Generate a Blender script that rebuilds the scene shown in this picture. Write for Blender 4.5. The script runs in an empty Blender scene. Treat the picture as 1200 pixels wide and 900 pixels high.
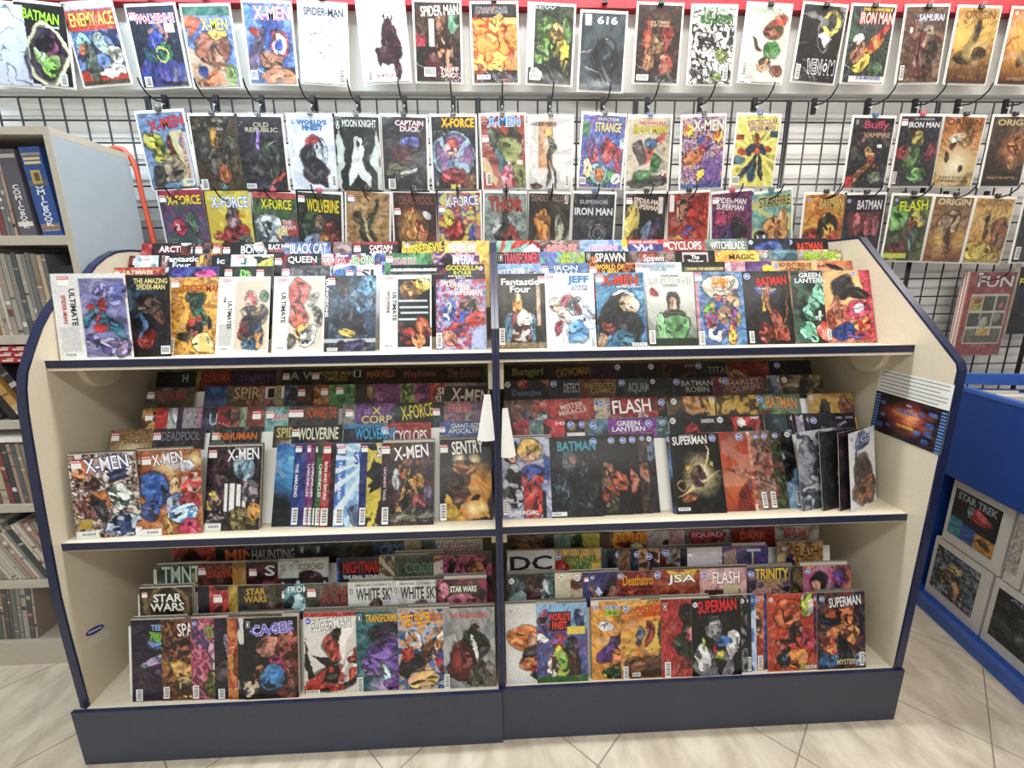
import bpy, bmesh, math, random
import numpy as np
from mathutils import Matrix, Vector

# ------------------------------------------------------------------ camera, world, lights, exposure
SC = bpy.context.scene
COL = SC.collection
FPX = 528.1                                             # focal length in pixels of a 1200 px wide frame
CAM = np.array([1.2578, -1.9211, 1.47])
PITCH, YAW, ROLL = .230963, .0417066, -.0110488
_cy, _sy, _cp, _sp = math.cos(YAW), math.sin(YAW), math.cos(PITCH), math.sin(PITCH)
FWD = np.array([_sy*_cp, _cy*_cp, -_sp]); _r = np.array([_cy, -_sy, 0.]); _u = np.cross(_r, FWD)
RGT = _r*math.cos(ROLL) + _u*math.sin(ROLL); UPV = -_r*math.sin(ROLL) + _u*math.cos(ROLL)
cd = bpy.data.cameras.new('camera'); cam = bpy.data.objects.new('camera', cd); COL.objects.link(cam)
cd.sensor_width = 36; cd.lens = FPX/1200*36; cd.clip_start = .02
cam.matrix_world = Matrix(((RGT[0], UPV[0], -FWD[0], CAM[0]), (RGT[1], UPV[1], -FWD[1], CAM[1]), (RGT[2], UPV[2], -FWD[2], CAM[2]), (0, 0, 0, 1)))
SC.camera = cam
SC.view_settings.view_transform = 'Standard'; SC.view_settings.look = 'None'
SC.view_settings.exposure = -0.3; SC.view_settings.gamma = 1; SC.view_settings.use_curve_mapping = False
w = bpy.data.worlds.new('world'); SC.world = w; w.use_nodes = True
w.node_tree.nodes['Background'].inputs[0].default_value = (.9, .95, 1, 1)
w.node_tree.nodes['Background'].inputs[1].default_value = .25
CEIL = 3.0
# ceiling luminaires: x, y, length, width, power, colour
LAMPS = [(.1, -.45, 1.5, .22, 40, (.70, .88, 1)), (1.7, -.45, 1.5, .22, 33, (1, .97, .92)), (3.3, -.45, 1.5, .22, 20, (1, .93, .82)),
         (-.2, -2.3, 1.5, .4, 23, (.70, .88, 1)), (1.6, -2.3, 1.5, .4, 18, (1, .97, .92)), (3.2, -2.3, 1.5, .4, 11, (1, .94, .85)),
         (.6, -4.4, 1.5, .4, 16, (.95, .97, 1)), (2.6, -4.4, 1.5, .4, 14, (1, .96, .9))]
for i, (x, y, a, b, p, c) in enumerate(LAMPS):
    l = bpy.data.lights.new('ceiling_lamp_light', 'AREA'); l.shape = 'RECTANGLE'; l.size = a*.94; l.size_y = b*.86; l.energy = p; l.color = c
    o = bpy.data.objects.new('ceiling_lamp_light', l); o.location = (x, y, CEIL-.075); COL.objects.link(o)

# ------------------------------------------------------------------ helpers
rnd = random.Random(7)
def h2c(h):
    if len(h) == 3: h = h[0]*2 + h[1]*2 + h[2]*2
    v = [int(h[i:i+2], 16)/255 for i in (0, 2, 4)]
    return tuple(x/12.92 if x <= .04045 else ((x+.055)/1.055)**2.4 for x in v)
def at(x, y, Y):                                        # the point seen at a pixel, at depth Y in the room
    d = FWD + RGT*(x-600)/FPX + UPV*(450-y)/FPX
    return CAM + d*(Y-CAM[1])/d[1]
def mat(name, col, rough=.5, spec=.5, metal=0, noise=0, scale=30, bump=0, emit=0, col2=None):
    m = bpy.data.materials.new(name); m.use_nodes = True; nt = m.node_tree; b = nt.nodes['Principled BSDF']
    c = h2c(col) if isinstance(col, str) else col
    b.inputs['Base Color'].default_value = (*c, 1); b.inputs['Roughness'].default_value = rough
    b.inputs['Metallic'].default_value = metal; b.inputs['Specular IOR Level'].default_value = spec
    if emit: b.inputs['Emission Color'].default_value = (*c, 1); b.inputs['Emission Strength'].default_value = emit
    if noise or bump or col2:
        tc = nt.nodes.new('ShaderNodeTexCoord'); n = nt.nodes.new('ShaderNodeTexNoise'); n.inputs['Scale'].default_value = scale; n.inputs['Detail'].default_value = 5
        nt.links.new(tc.outputs['Object'], n.inputs['Vector'])
        if noise or col2:
            r = nt.nodes.new('ShaderNodeValToRGB'); c2 = h2c(col2) if col2 else tuple(x*(1-noise) for x in c)
            r.color_ramp.elements[0].position = .35; r.color_ramp.elements[1].position = .65
            r.color_ramp.elements[0].color = (*c2, 1); r.color_ramp.elements[1].color = (*c, 1)
            nt.links.new(n.outputs['Fac'], r.inputs[0]); nt.links.new(r.outputs[0], b.inputs['Base Color'])
        if bump:
            bp = nt.nodes.new('ShaderNodeBump'); bp.inputs['Strength'].default_value = bump; bp.inputs['Distance'].default_value = .002
            nt.links.new(n.outputs['Fac'], bp.inputs['Height']); nt.links.new(bp.outputs[0], b.inputs['Normal'])
    return m
def print_mat(name, rough, coat, grain):
    m = bpy.data.materials.new(name); m.use_nodes = True; nt = m.node_tree; b = nt.nodes['Principled BSDF']
    a = nt.nodes.new('ShaderNodeAttribute'); a.attribute_name = 'Col'
    b.inputs['Roughness'].default_value = rough; b.inputs['Coat Weight'].default_value = coat; b.inputs['Coat Roughness'].default_value = .18
    b.inputs['Specular IOR Level'].default_value = .35
    if grain:                                           # fine ink texture on the printed page
        tc = nt.nodes.new('ShaderNodeTexCoord'); n = nt.nodes.new('ShaderNodeTexNoise'); n.inputs['Scale'].default_value = 230; n.inputs['Detail'].default_value = 3
        mp = nt.nodes.new('ShaderNodeMapRange'); mp.inputs[1].default_value = .35; mp.inputs[2].default_value = .65; mp.inputs[3].default_value = .87; mp.inputs[4].default_value = 1.1
        mx = nt.nodes.new('ShaderNodeVectorMath'); mx.operation = 'SCALE'
        nt.links.new(tc.outputs['Object'], n.inputs['Vector']); nt.links.new(n.outputs['Fac'], mp.inputs[0])
        nt.links.new(a.outputs['Color'], mx.inputs[0]); nt.links.new(mp.outputs[0], mx.inputs['Scale']); nt.links.new(mx.outputs[0], b.inputs['Base Color'])
        bp = nt.nodes.new('ShaderNodeBump'); n2 = nt.nodes.new('ShaderNodeTexNoise'); n2.inputs['Scale'].default_value = 14; bp.inputs['Strength'].default_value = .35; bp.inputs['Distance'].default_value = .004
        nt.links.new(tc.outputs['Object'], n2.inputs['Vector']); nt.links.new(n2.outputs['Fac'], bp.inputs['Height']); nt.links.new(bp.outputs[0], b.inputs['Normal']); nt.links.new(bp.outputs[0], b.inputs['Coat Normal'])
    else: nt.links.new(a.outputs['Color'], b.inputs['Base Color'])
    return m
M = dict(
    cover=print_mat('printed_cover', .42, .35, True), ink=print_mat('printed_ink', .5, .1, False), edge=mat('comic_edge_dark', '6a645c', .7, noise=.5, scale=160), edge2=mat('comic_edge_grey', '9a958a', .7, noise=.4, scale=200), paper=mat('comic_paper', 'ded6c6', .8, noise=.25, scale=400),
    board=mat('white_backing_board', 'ecebe6', .6), navy=mat('navy_plastic_edge', '1e2546', .3, noise=.25, scale=60), navyk=mat('navy_laminate', '343a4c', .5, noise=.18, scale=90, bump=.1),
    cream=mat('cream_laminate', 'd6cbb4', .55, noise=.06, scale=140), shelf=mat('white_shelf_laminate', 'e2d7c0', .5, noise=.05, scale=60), wall=mat('white_wall_paint', 'f2f1ee', .6, noise=.04, scale=8),
    slat=mat('white_slat_board', 'f4f3f1', .45, noise=.05, scale=5), black=mat('black_powder_coat', '121219', .35), red=mat('red_rail', 'b0182c', .45, noise=.15, scale=20),
    case=mat('cream_melamine', 'bdb4a5', .5, noise=.06, scale=60), caseside=mat('pale_grey_melamine', 'a4aeb6', .5, noise=.05, scale=20), dark=mat('dark_back_panel', '3c3d40', .7, noise=.2, scale=20),
    blue=mat('blue_laminate', '123f92', .4, noise=.12, scale=30), blue2=mat('light_blue_edge', '3a62b8', .4, noise=.1, scale=30), grout=mat('grey_grout', '8c8378', .9),
    cable=mat('orange_cable', 'd8553a', .45), wht=mat('white_paper', 'eeece8', .7), lamp=mat('lit_lamp_diffuser', 'ffffff', emit=6), metal=mat('lamp_metal', 'd8d8d8', .4),
    teal=mat('teal_clip', '2d6a78', .4), pink=mat('red_clip', 'c0405a', .4), bclip=mat('blue_clip', '31518c', .4), boxw=mat('white_card_box', 'c9c6c2', .6, noise=.1, scale=40), ceil=mat('ceiling_paint', 'e8e6e0', .8))
def tile_mat():
    m = mat('beige_stone_tile', 'd8ccb8', .38, bump=.15, scale=13, col2='b5a793'); nt = m.node_tree
    n = [x for x in nt.nodes if x.type == 'TEX_NOISE'][0]; n.inputs['Roughness'].default_value = .62; n.inputs['Distortion'].default_value = .6; n.inputs['Detail'].default_value = 8
    tc = [x for x in nt.nodes if x.type == 'TEX_COORD'][0]; mp = nt.nodes.new('ShaderNodeMapping'); mp.inputs['Scale'].default_value = (1, .45, 1); mp.inputs['Rotation'].default_value = (0, 0, .8)
    g = nt.nodes.new('ShaderNodeNewGeometry'); nt.links.new(g.outputs['Position'], mp.inputs[0]); nt.links.new(mp.outputs[0], n.inputs['Vector'])
    return m
M['tile'] = tile_mat()
def sleeve_mat():
    m = bpy.data.materials.new('clear_plastic_sleeve'); m.use_nodes = True; nt = m.node_tree; nt.nodes.clear()
    o = nt.nodes.new('ShaderNodeOutputMaterial'); mx = nt.nodes.new('ShaderNodeMixShader'); t = nt.nodes.new('ShaderNodeBsdfTransparent'); g = nt.nodes.new('ShaderNodeBsdfGlossy')
    g.inputs['Roughness'].default_value = .12;
    n = nt.nodes.new('ShaderNodeTexNoise'); n.inputs['Scale'].default_value = 9; n.inputs['Distortion'].default_value = 1.2; tc = nt.nodes.new('ShaderNodeTexCoord'); bp = nt.nodes.new('ShaderNodeBump'); bp.inputs['Strength'].default_value = .5; bp.inputs['Distance'].default_value = .008
    nt.links.new(tc.outputs['Object'], n.inputs['Vector']); nt.links.new(n.outputs['Fac'], bp.inputs['Height']); nt.links.new(bp.outputs[0], g.inputs['Normal']);
    t.inputs[0].default_value = (.97, .97, .98, 1)
    lw = nt.nodes.new('ShaderNodeLayerWeight'); lw.inputs[0].default_value = .5; pw = nt.nodes.new('ShaderNodeMath'); pw.operation = 'POWER'; pw.inputs[1].default_value = 4
    ad = nt.nodes.new('ShaderNodeMath'); ad.operation = 'MULTIPLY_ADD'; ad.inputs[1].default_value = .5; ad.inputs[2].default_value = .035; nt.links.new(lw.outputs['Facing'], pw.inputs[0]); nt.links.new(pw.outputs[0], ad.inputs[0])
    nt.links.new(ad.outputs[0], mx.inputs[0]); nt.links.new(t.outputs[0], mx.inputs[1]); nt.links.new(g.outputs[0], mx.inputs[2]); nt.links.new(mx.outputs[0], o.inputs[0])
    return m
M['sleeve'] = sleeve_mat()

def tag(o, label=None, cat=None, group=None, kind=None):
    if label: o['label'] = label
    if cat: o['category'] = cat
    if group: o['group'] = group
    if kind: o['kind'] = kind
    return o
def link(name, me, parent=None, loc=(0, 0, 0), rot=(0, 0, 0)):
    o = bpy.data.objects.new(name, me); COL.objects.link(o); o.location = loc; o.rotation_euler = rot
    if parent: o.parent = parent
    return o
def empty(name, loc=(0, 0, 0), rot=(0, 0, 0)): return link(name, None, None, loc, rot)
class MB:
    def __init__(s): s.b = bmesh.new()
    def box(s, x0, x1, y0, y1, z0, z1, mi=0):
        v = [s.b.verts.new((x, y, z)) for z in (z0, z1) for y in (y0, y1) for x in (x0, x1)]
        for f in ((0, 2, 3, 1), (4, 5, 7, 6), (0, 1, 5, 4), (2, 6, 7, 3), (0, 4, 6, 2), (1, 3, 7, 5)):
            s.b.faces.new([v[i] for i in f]).material_index = mi
        return s
    def prism(s, pts, a, b, axis='x'):                   # outline (u,v) pulled from a to b along an axis
        P = {'x': lambda u, v, t: (t, u, v), 'y': lambda u, v, t: (u, t, v), 'z': lambda u, v, t: (u, v, t)}[axis]
        A = [s.b.verts.new(P(u, v, a)) for u, v in pts]; B = [s.b.verts.new(P(u, v, b)) for u, v in pts]
        s.b.faces.new(A); s.b.faces.new(B[::-1]); n = len(pts)
        for i in range(n): s.b.faces.new((A[i], B[i], B[(i+1) % n], A[(i+1) % n]))
        return s
    def tube(s, pts, r, n=8, cap=True):
        rings = []
        for i, p in enumerate(pts):
            p = Vector(p); d = (Vector(pts[min(i+1, len(pts)-1)]) - Vector(pts[max(i-1, 0)])).normalized()
            a = d.orthogonal().normalized() if i == 0 else (pa - d*pa.dot(d)).normalized()
            pa = a; c = d.cross(a)
            rings.append([s.b.verts.new(p + (a*math.cos(2*math.pi*k/n) + c*math.sin(2*math.pi*k/n))*r) for k in range(n)])
        for R1, R2 in zip(rings, rings[1:]):
            for k in range(n): s.b.faces.new((R1[k], R1[(k+1) % n], R2[(k+1) % n], R2[k])).smooth = True
        if cap: s.b.faces.new(rings[0][::-1]); s.b.faces.new(rings[-1])
        return s
    def mesh(s, *mats, bevel=0):
        if bevel: bmesh.ops.bevel(s.b, geom=[e for e in s.b.edges if e.is_manifold and e.calc_face_angle(0) > .6], offset=bevel, segments=2, profile=.5, affect='EDGES')
        bmesh.ops.recalc_face_normals(s.b, faces=s.b.faces)
        me = bpy.data.meshes.new('mesh'); s.b.to_mesh(me); s.b.free()
        for m in mats: me.materials.append(M[m] if isinstance(m, str) else m)
        return me
    def obj(s, name, m, parent=None, bevel=0, loc=(0, 0, 0), rot=(0, 0, 0)):
        ms = m if isinstance(m, (list, tuple)) else [m]
        return link(name, s.mesh(*ms, bevel=bevel), parent, loc, rot)

# ------------------------------------------------------------------ the shop: floor, walls, ceiling
X0, X1, YB, YF = -2.4, 5.4, .06, -6.0
tag(MB().box(X0, X1, YF, YB+.1, -.06, -.0015).obj('floor', 'grout'), 'floor of large beige stone tiles laid diagonally', None, None, 'structure')
floor = bpy.data.objects['floor']
s2 = math.sqrt(.5); T = .45
tile_me = MB().box(-T/2+.0022, T/2-.0022, -T/2+.0022, T/2-.0022, -.0015, 0).mesh('tile')
for i in range(-14, 14):
    for j in range(-14, 14):
        u, v = .95 + T*(i+.5), .10 + T*(j+.5)              # offsets along (1,1)/r2 and (-1,1)/r2
        x, y = (u - v)*s2, (u + v)*s2
        if X0-.2 < x < X1-.2 and -3.3 < y < .2 and (x-1.26)**2 < (2.0+.9*(y > -2)*2.5)**2:
            link('tile', tile_me, floor, (x, y, 0), (0, 0, math.pi/4))
MB().box(X0, X1, YF, -3.45, -.0012, -.0004).obj('stone_paving', 'tile', floor)
wb = MB().box(X0, X1, YB+.012, YB+.1, 0, CEIL).obj('wall_back', 'wall'); tag(wb, 'white back wall lined with grooved slat boards', kind='structure')
P = .0762
sm = MB().box(X0, X1, YB+.005, YB+.0115, .006, P-.006).mesh('slat', bevel=.002)
for k in range(28): link('slat', sm, wb, (0, 0, P*k + .03))
MB().box(X0, X1, YB-.03, YB+.0115, 2.17, CEIL).obj('upper_panel', 'wall', wb)
tag(MB().box(X0-.1, X0, YF, YB+.1, 0, CEIL).obj('wall_left', 'wall'), kind='structure')
tag(MB().box(X1, X1+.1, YF, YB+.1, 0, CEIL).obj('wall_right', 'wall'), kind='structure')
tag(MB().box(X0, X1, YF-.1, YF, 0, CEIL).obj('wall_front', 'wall'), kind='structure')
tag(MB().box(X0, X1, YF, YB+.1, CEIL, CEIL+.1).obj('ceiling', 'ceil'), kind='structure')
for i, (x, y, a, b, p, c) in enumerate(LAMPS):
    e = tag(empty('ceiling_lamp', (x, y, CEIL)), 'long white ceiling lamp over the shop floor', 'lamp', 'ceiling lamps')
    MB().box(-a/2, a/2, -b/2, b/2, -.06, 0).obj('housing', 'metal', e); MB().box(-a/2+.02, a/2-.02, -b/2+.02, b/2-.02, -.066, -.0602).obj('diffuser', 'lamp', e)
rail = tag(MB().box(X0+.1, X1-.1, -.012, .028, 2.432, 2.52).obj('display_rail', 'red', bevel=.003), 'long glossy red rail along the wall above the top row of bagged comics', 'rail')
skirt = tag(MB().box(X0, X1, YB-.025, YB-.0065, 0, .08).obj('baseboard_back', 'wall'), kind='structure')

# gridwall panels: eight three-inch cells wide, black wire
vw = MB().tube([(0, -.003, .02), (0, -.003, 2.134)], .0033, 6).mesh('black'); hw = MB().tube([(.004, .003, 0), (8*P-.004, .003, 0)], .0031, 6).mesh('black')
edge = MB().tube([(0, 0, .0), (0, 0, 2.137)], .0052, 6).mesh('black')
GRIDS = [(-16, 'beside and behind the tall bookcase, partly hidden'), (-8, 'above the bookcase with empty cells showing'), (0, 'with orange cable at its edge'), (8, 'behind the white and pale covers'), (16, 'behind the bagged comics over the navy divider'),
         (24, 'behind two comics with strong yellow and purple'), (32, 'with a bare strip of open cells and an empty bracket'), (40, 'holding sepia and brown comics above the blue bin'), (48, 'beyond the thick red book')]
for i, d in GRIDS:
    e = tag(empty('gridwall_panel', (i*P, 0, 0)), 'black wire gridwall panel ' + d, 'grid panel', 'black gridwall panels on the wall')
    for k in range(9): link('edge_wire' if k in (0, 8) else 'wire', edge if k in (0, 8) else vw, e, (k*P + (.0056 if k == 0 else -.0056 if k == 8 else 0), 0, 0))
    for k in range(28): link('wire', hw, e, (0, 0, 2.134 - k*P))

# ------------------------------------------------------------------ printed covers
NZ = {}
def vnoise(seed, u, v, sc):
    k = seed % 97
    if k not in NZ: NZ[k] = np.random.RandomState(k).rand(64, 64)
    g = NZ[k]; x = u*sc + 7.3; y = v*sc*1.5 + 3.1; xi = np.floor(x).astype(int); yi = np.floor(y).astype(int); fx = x-xi; fy = y-yi; fx = fx*fx*(3-2*fx); fy = fy*fy*(3-2*fy)
    G = lambda a, b: g[a % 64, b % 64]
    return G(xi, yi)*(1-fx)*(1-fy) + G(xi+1, yi)*fx*(1-fy) + G(xi, yi+1)*(1-fx)*fy + G(xi+1, yi+1)*fx*fy
def nums(s): return [float(t) for t in s.split(',')]
def paint(art, seed, u, v):
    """Colour of a printed cover at u (0-1 across), v (0-1 down); ART lists a ground and the printed shapes on it."""
    C = np.zeros((len(u), 3)) + .5
    wu = u + (vnoise(seed+1, u, v, 3.2)-.5)*.16 + (vnoise(seed+6, u, v, 9)-.5)*.05; wv = v + (vnoise(seed+2, u, v, 3.2)-.5)*.09 + (vnoise(seed+7, u, v, 9)-.5)*.03
    an_ = (seed*37 % 180)/57.3; su = u*math.cos(an_) + v*1.5*math.sin(an_); sv = -u*math.sin(an_) + v*1.5*math.cos(an_)
    rg = np.random.RandomState(seed)
    for t in art.split():
        k, rest = t[0], t[1:]; body, _, col = rest.partition(':')
        cols = [np.array(h2c(c)) for c in col.split(',')] if col else []
        if k == 'm':                                        # mottled ground of several inks
            sc = float(body or 7); n = .6*vnoise(seed, wu, wv, sc) + .4*vnoise(seed+5, wu, wv, sc*2.3); n = np.clip((n-.22)/.56, 0, .999)*len(cols); i = n.astype(int)
            f = np.clip((n-i-.8)/.2, 0, 1)[:, None]; A = np.array(cols); C = A[i]*(1-f) + A[np.minimum(i+1, len(cols)-1)]*f
        elif k == 'g': f = np.clip(v, 0, 1)[:, None]*(len(cols)-1); i = np.minimum(f.astype(int)[:, 0], len(cols)-2); f = f - i[:, None]; A = np.array(cols); C = A[i]*(1-f) + A[i+1]*f
        elif k in 'eoh':                                    # blob, ring, halo
            a = nums(body); cx, cy, rx, ry = a[:4]; an = math.radians(a[4]) if len(a) > 4 else 0
            x = (wu*100-cx)/1; y = (wv*100-cy)*1.52; x, y = x*math.cos(an)+y*math.sin(an), -x*math.sin(an)+y*math.cos(an)
            q = np.sqrt((x/rx)**2 + (y/(ry*1.52))**2)
            if k == 'h': f = np.clip(1-q, 0, 1)[:, None]; C = C*(1-f) + cols[0]*f
            elif k == 'o': f = (np.abs(q-1) < .1)[:, None]; C = np.where(f, cols[0], C)
            else:
                sh = (.5 + .95*vnoise(seed+3, su*2.2, sv*.6+wu, 8))[:, None]; c = cols[0] if len(cols) == 1 else cols[0]*(vnoise(seed+4, u, v, 11) > .5)[:, None] + cols[1]*(vnoise(seed+4, u, v, 11) <= .5)[:, None]
                C = np.where((q < 1)[:, None], c*sh, np.where((q < 1.1)[:, None], C*.3, C))
                if a[2]*a[3] > 60:                          # drawn folds: lit and shaded patches and ink strokes inside the shape
                    for j in range(6):
                        ax, ay = rg.uniform(-.75, .75, 2); w_, h_ = rg.uniform(.10, .24), rg.uniform(.22, .6); t_ = rg.uniform(0, 3.14); X_ = x/rx-ax; Y_ = y/(ry*1.52)-ay
                        X_, Y_ = X_*math.cos(t_)+Y_*math.sin(t_), -X_*math.sin(t_)+Y_*math.cos(t_); ins = ((X_/w_)**2 + (Y_/h_)**2 < 1) & (q < .97)
                        cc = cols[0]*(.22, 1.7, .12, 1.25, .4, .9)[j] + (0, .05, 0, .02, .01, .09)[j]; C = np.where(ins[:, None], np.minimum(cc, 1), C)
        elif k == 'r': a = nums(body); f = (u*100 >= a[0]) & (u*100 <= a[2]) & (v*100 >= a[1]) & (v*100 <= a[3]); C = np.where(f[:, None], cols[0], C)
        elif k == 'p':                                      # polygon
            a = nums(body); P_ = list(zip(a[::2], a[1::2])); ins = np.zeros(len(u), bool)
            for (xa, ya), (xb, yb) in zip(P_, P_[1:]+P_[:1]):
                c = ((ya > wv*100) != (yb > wv*100)); xs = xa + (wv*100-ya)*(xb-xa)/((yb-ya) or 1e-6); ins ^= c & (wu*100 < xs)
            C = np.where(ins[:, None], cols[0]*(.85+.3*vnoise(seed+3, u, v, 12))[:, None], C)
        elif k == 's': a = nums(body); th = np.arctan2((v*100-a[1])*1.52, u*100-a[0])*a[2]/6.283; C = np.where(((th % 1) < .38)[:, None], cols[0], C)   # rays
        elif k == 'k': n = np.abs(vnoise(seed+9, wu, wv, float(body or 8))-.5); C = np.where((n < .035)[:, None], cols[0] if cols else np.array((.02, .02, .03)), C)   # ink lines
    lum = (C@np.array((.3, .6, .1)))[:, None]; C = C*.84 + lum*.16                # muted newsprint ink, with small drawn detail
    n1 = vnoise(seed+13, su*2.6+wv, sv*.5, 9)[:, None]; n2 = vnoise(seed+17, su*2.2+wu*2, sv*.7+wv, 7)[:, None]; a = np.where(lum > .5, .05, .62)
    C = C*(1 - a*.55 + a*1.0*n1); C = np.where(n2 > .74, C*(1-.35*a) + np.array((.75, .7, .62))*.35*a*np.clip(lum*4+.12, 0, 1), C); C = np.where(n2 < .2, C*(1-.75*a), C)
    return np.clip(C, 0, 1)**1.22
def cover_mesh(art, seed, w, h, t, nu, nv, top=None):
    """Box w x t x h, front (-Y) printed on a fine grid; rows crowd towards the top when only the top shows."""
    us = np.linspace(0, 1, nu+1)
    vs = np.linspace(0, 1, nv+1) if top is None else np.concatenate([np.linspace(0, top, nv-2), np.linspace(top, 1, 4)[1:]]); nv = len(vs)-1
    U, V = np.meshgrid(us, vs); U = U.ravel(); V = V.ravel(); C = paint(art, seed, U, V); n = len(U)
    bow = 4*U*(1-U)*.0003
    front = np.stack([(U-.5)*w, -t - bow, (1-V)*h], 1); k = 4
    back = np.array([[-w/2, 0, 0], [w/2, 0, 0], [w/2, 0, h], [-w/2, 0, h]]); co = np.vstack([front, back])
    a = (np.arange(nv)[:, None]*(nu+1) + np.arange(nu)[None]).ravel(); quads = np.stack([a, a+nu+1, a+nu+2, a+1], 1).tolist()
    tl, tr, bl, br = 0, nu, nv*(nu+1), nv*(nu+1)+nu; B = n
    T_ = list(range(0, nu+1)); Lf = [r*(nu+1) for r in range(nv+1)]; Rt = [r*(nu+1)+nu for r in range(nv+1)]; Bt = [bl+i for i in range(nu+1)]
    polys = [T_ + [B+2, B+3], Bt + [B+1, B], Lf + [B, B+3], Rt + [B+1, B+2], [B, B+1, B+2, B+3]]
    me = bpy.data.meshes.new('comic'); me.from_pydata(co.tolist(), [], quads + polys)
    ca = me.color_attributes.new('Col', 'FLOAT_COLOR', 'POINT'); arr = np.ones((n+4, 4)); arr[:n, :3] = C; arr[n:, :3] = .6; ca.data.foreach_set('color', arr.ravel().astype(np.float32))
    me.materials.append(M['cover']); me.materials.append(M['paper'])
    mi = np.zeros(len(quads)+5, np.int32); mi[len(quads):] = 1; me.polygons.foreach_set('material_index', mi)
    return me
TX = {}
def text_mesh(s, col, out=None):
    """Lettering as thin print, one unit wide and high, lying in the XZ plane and facing -Y."""
    key = (s, col, out)
    if key in TX: return TX[key]
    def poly(off, res):
        c = bpy.data.curves.new('t', 'FONT'); c.body = s; c.align_x = 'CENTER'; c.align_y = 'CENTER'; c.offset = off; c.resolution_u = res; c.space_line = .82; c.space_character = .98
        o = bpy.data.objects.new('t', c); COL.objects.link(o); dg = bpy.context.evaluated_depsgraph_get(); me = bpy.data.meshes.new_from_object(o.evaluated_get(dg))
        co = np.zeros(len(me.vertices)*3); me.vertices.foreach_get('co', co); co = co.reshape(-1, 3); f = [list(p.vertices) for p in me.polygons]
        bpy.data.objects.remove(o); bpy.data.curves.remove(c); bpy.data.meshes.remove(me); return co, f
    co, f = poly(.022 if not out else .015, 2); V = [co]; F = list(f); cs = [h2c(col)]*len(f)
    mn = co.min(0); mxx = co.max(0)
    if out:
        co2, f2 = poly(.062, 1); co2 = co2.copy(); co2[:, 2] -= .004; F += [[i+len(co) for i in p] for p in f2]; cs += [h2c(out)]*len(f2); V.append(co2)
    A = np.vstack(V); s_ = mxx-mn; c_ = (mxx+mn)/2
    me = bpy.data.meshes.new('lettering'); pts = np.stack([(A[:, 0]-c_[0])/s_[0], np.where(A[:, 2] < -.001, 0, -.0002), (A[:, 1]-c_[1])/s_[1]], 1); me.from_pydata(pts.tolist(), [], F)
    ca = me.color_attributes.new('Col', 'FLOAT_COLOR', 'CORNER'); arr = []
    for p, c in zip(F, cs): arr += [(*c, 1)]*len(p)
    ca.data.foreach_set('color', np.array(arr, np.float32).ravel()); me.materials.append(M['ink']); TX[key] = me
    return me
def flat_mesh(rects, key):
    """Printed flat shapes: (outline points in unit space, colour)."""
    if key in TX: return TX[key]
    V, F, Cc = [], [], []
    for k, (pts, c) in enumerate(rects): F.append(list(range(len(V), len(V)+len(pts)))); V += [(x, -.00006*k, z) for x, z in pts]; Cc += [(*h2c(c), 1)]*len(pts)
    me = bpy.data.meshes.new('print'); me.from_pydata(V, [], F); ca = me.color_attributes.new('Col', 'FLOAT_COLOR', 'CORNER'); ca.data.foreach_set('color', np.array(Cc, np.float32).ravel()); me.materials.append(M['ink']); TX[key] = me
    return me
R4 = lambda a, b, c, d: [(a, b), (c, b), (c, d), (a, d)]
CIR = lambda r: [(r*math.cos(t*math.pi/8), r*math.sin(t*math.pi/8)) for t in range(16)]
def barcode(): return flat_mesh([(R4(-.5, -.5, .5, .5), 'f2f2f0')] + [(R4(x/100, -.3, x/100+wd, .38), '333333') for x, wd in ((-42, .03), (-36, .06), (-26, .02), (-20, .05), (-11, .03), (-4, .06), (6, .02), (12, .05), (22, .03), (29, .06))], 'bar')
def put(parent, name, me, w, h, t, x, y, sw, sh, rot=0, lift=0):
    o = link(name, me, parent, ((x/100-.5)*w, -t-.0005-lift, (1-y/100)*h), (0, math.radians(rot), 0)); o.scale = (w*sw/100, 1, h*sh/100) if not rot else (h*sh/100, 1, w*sw/100)
    return o
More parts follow.
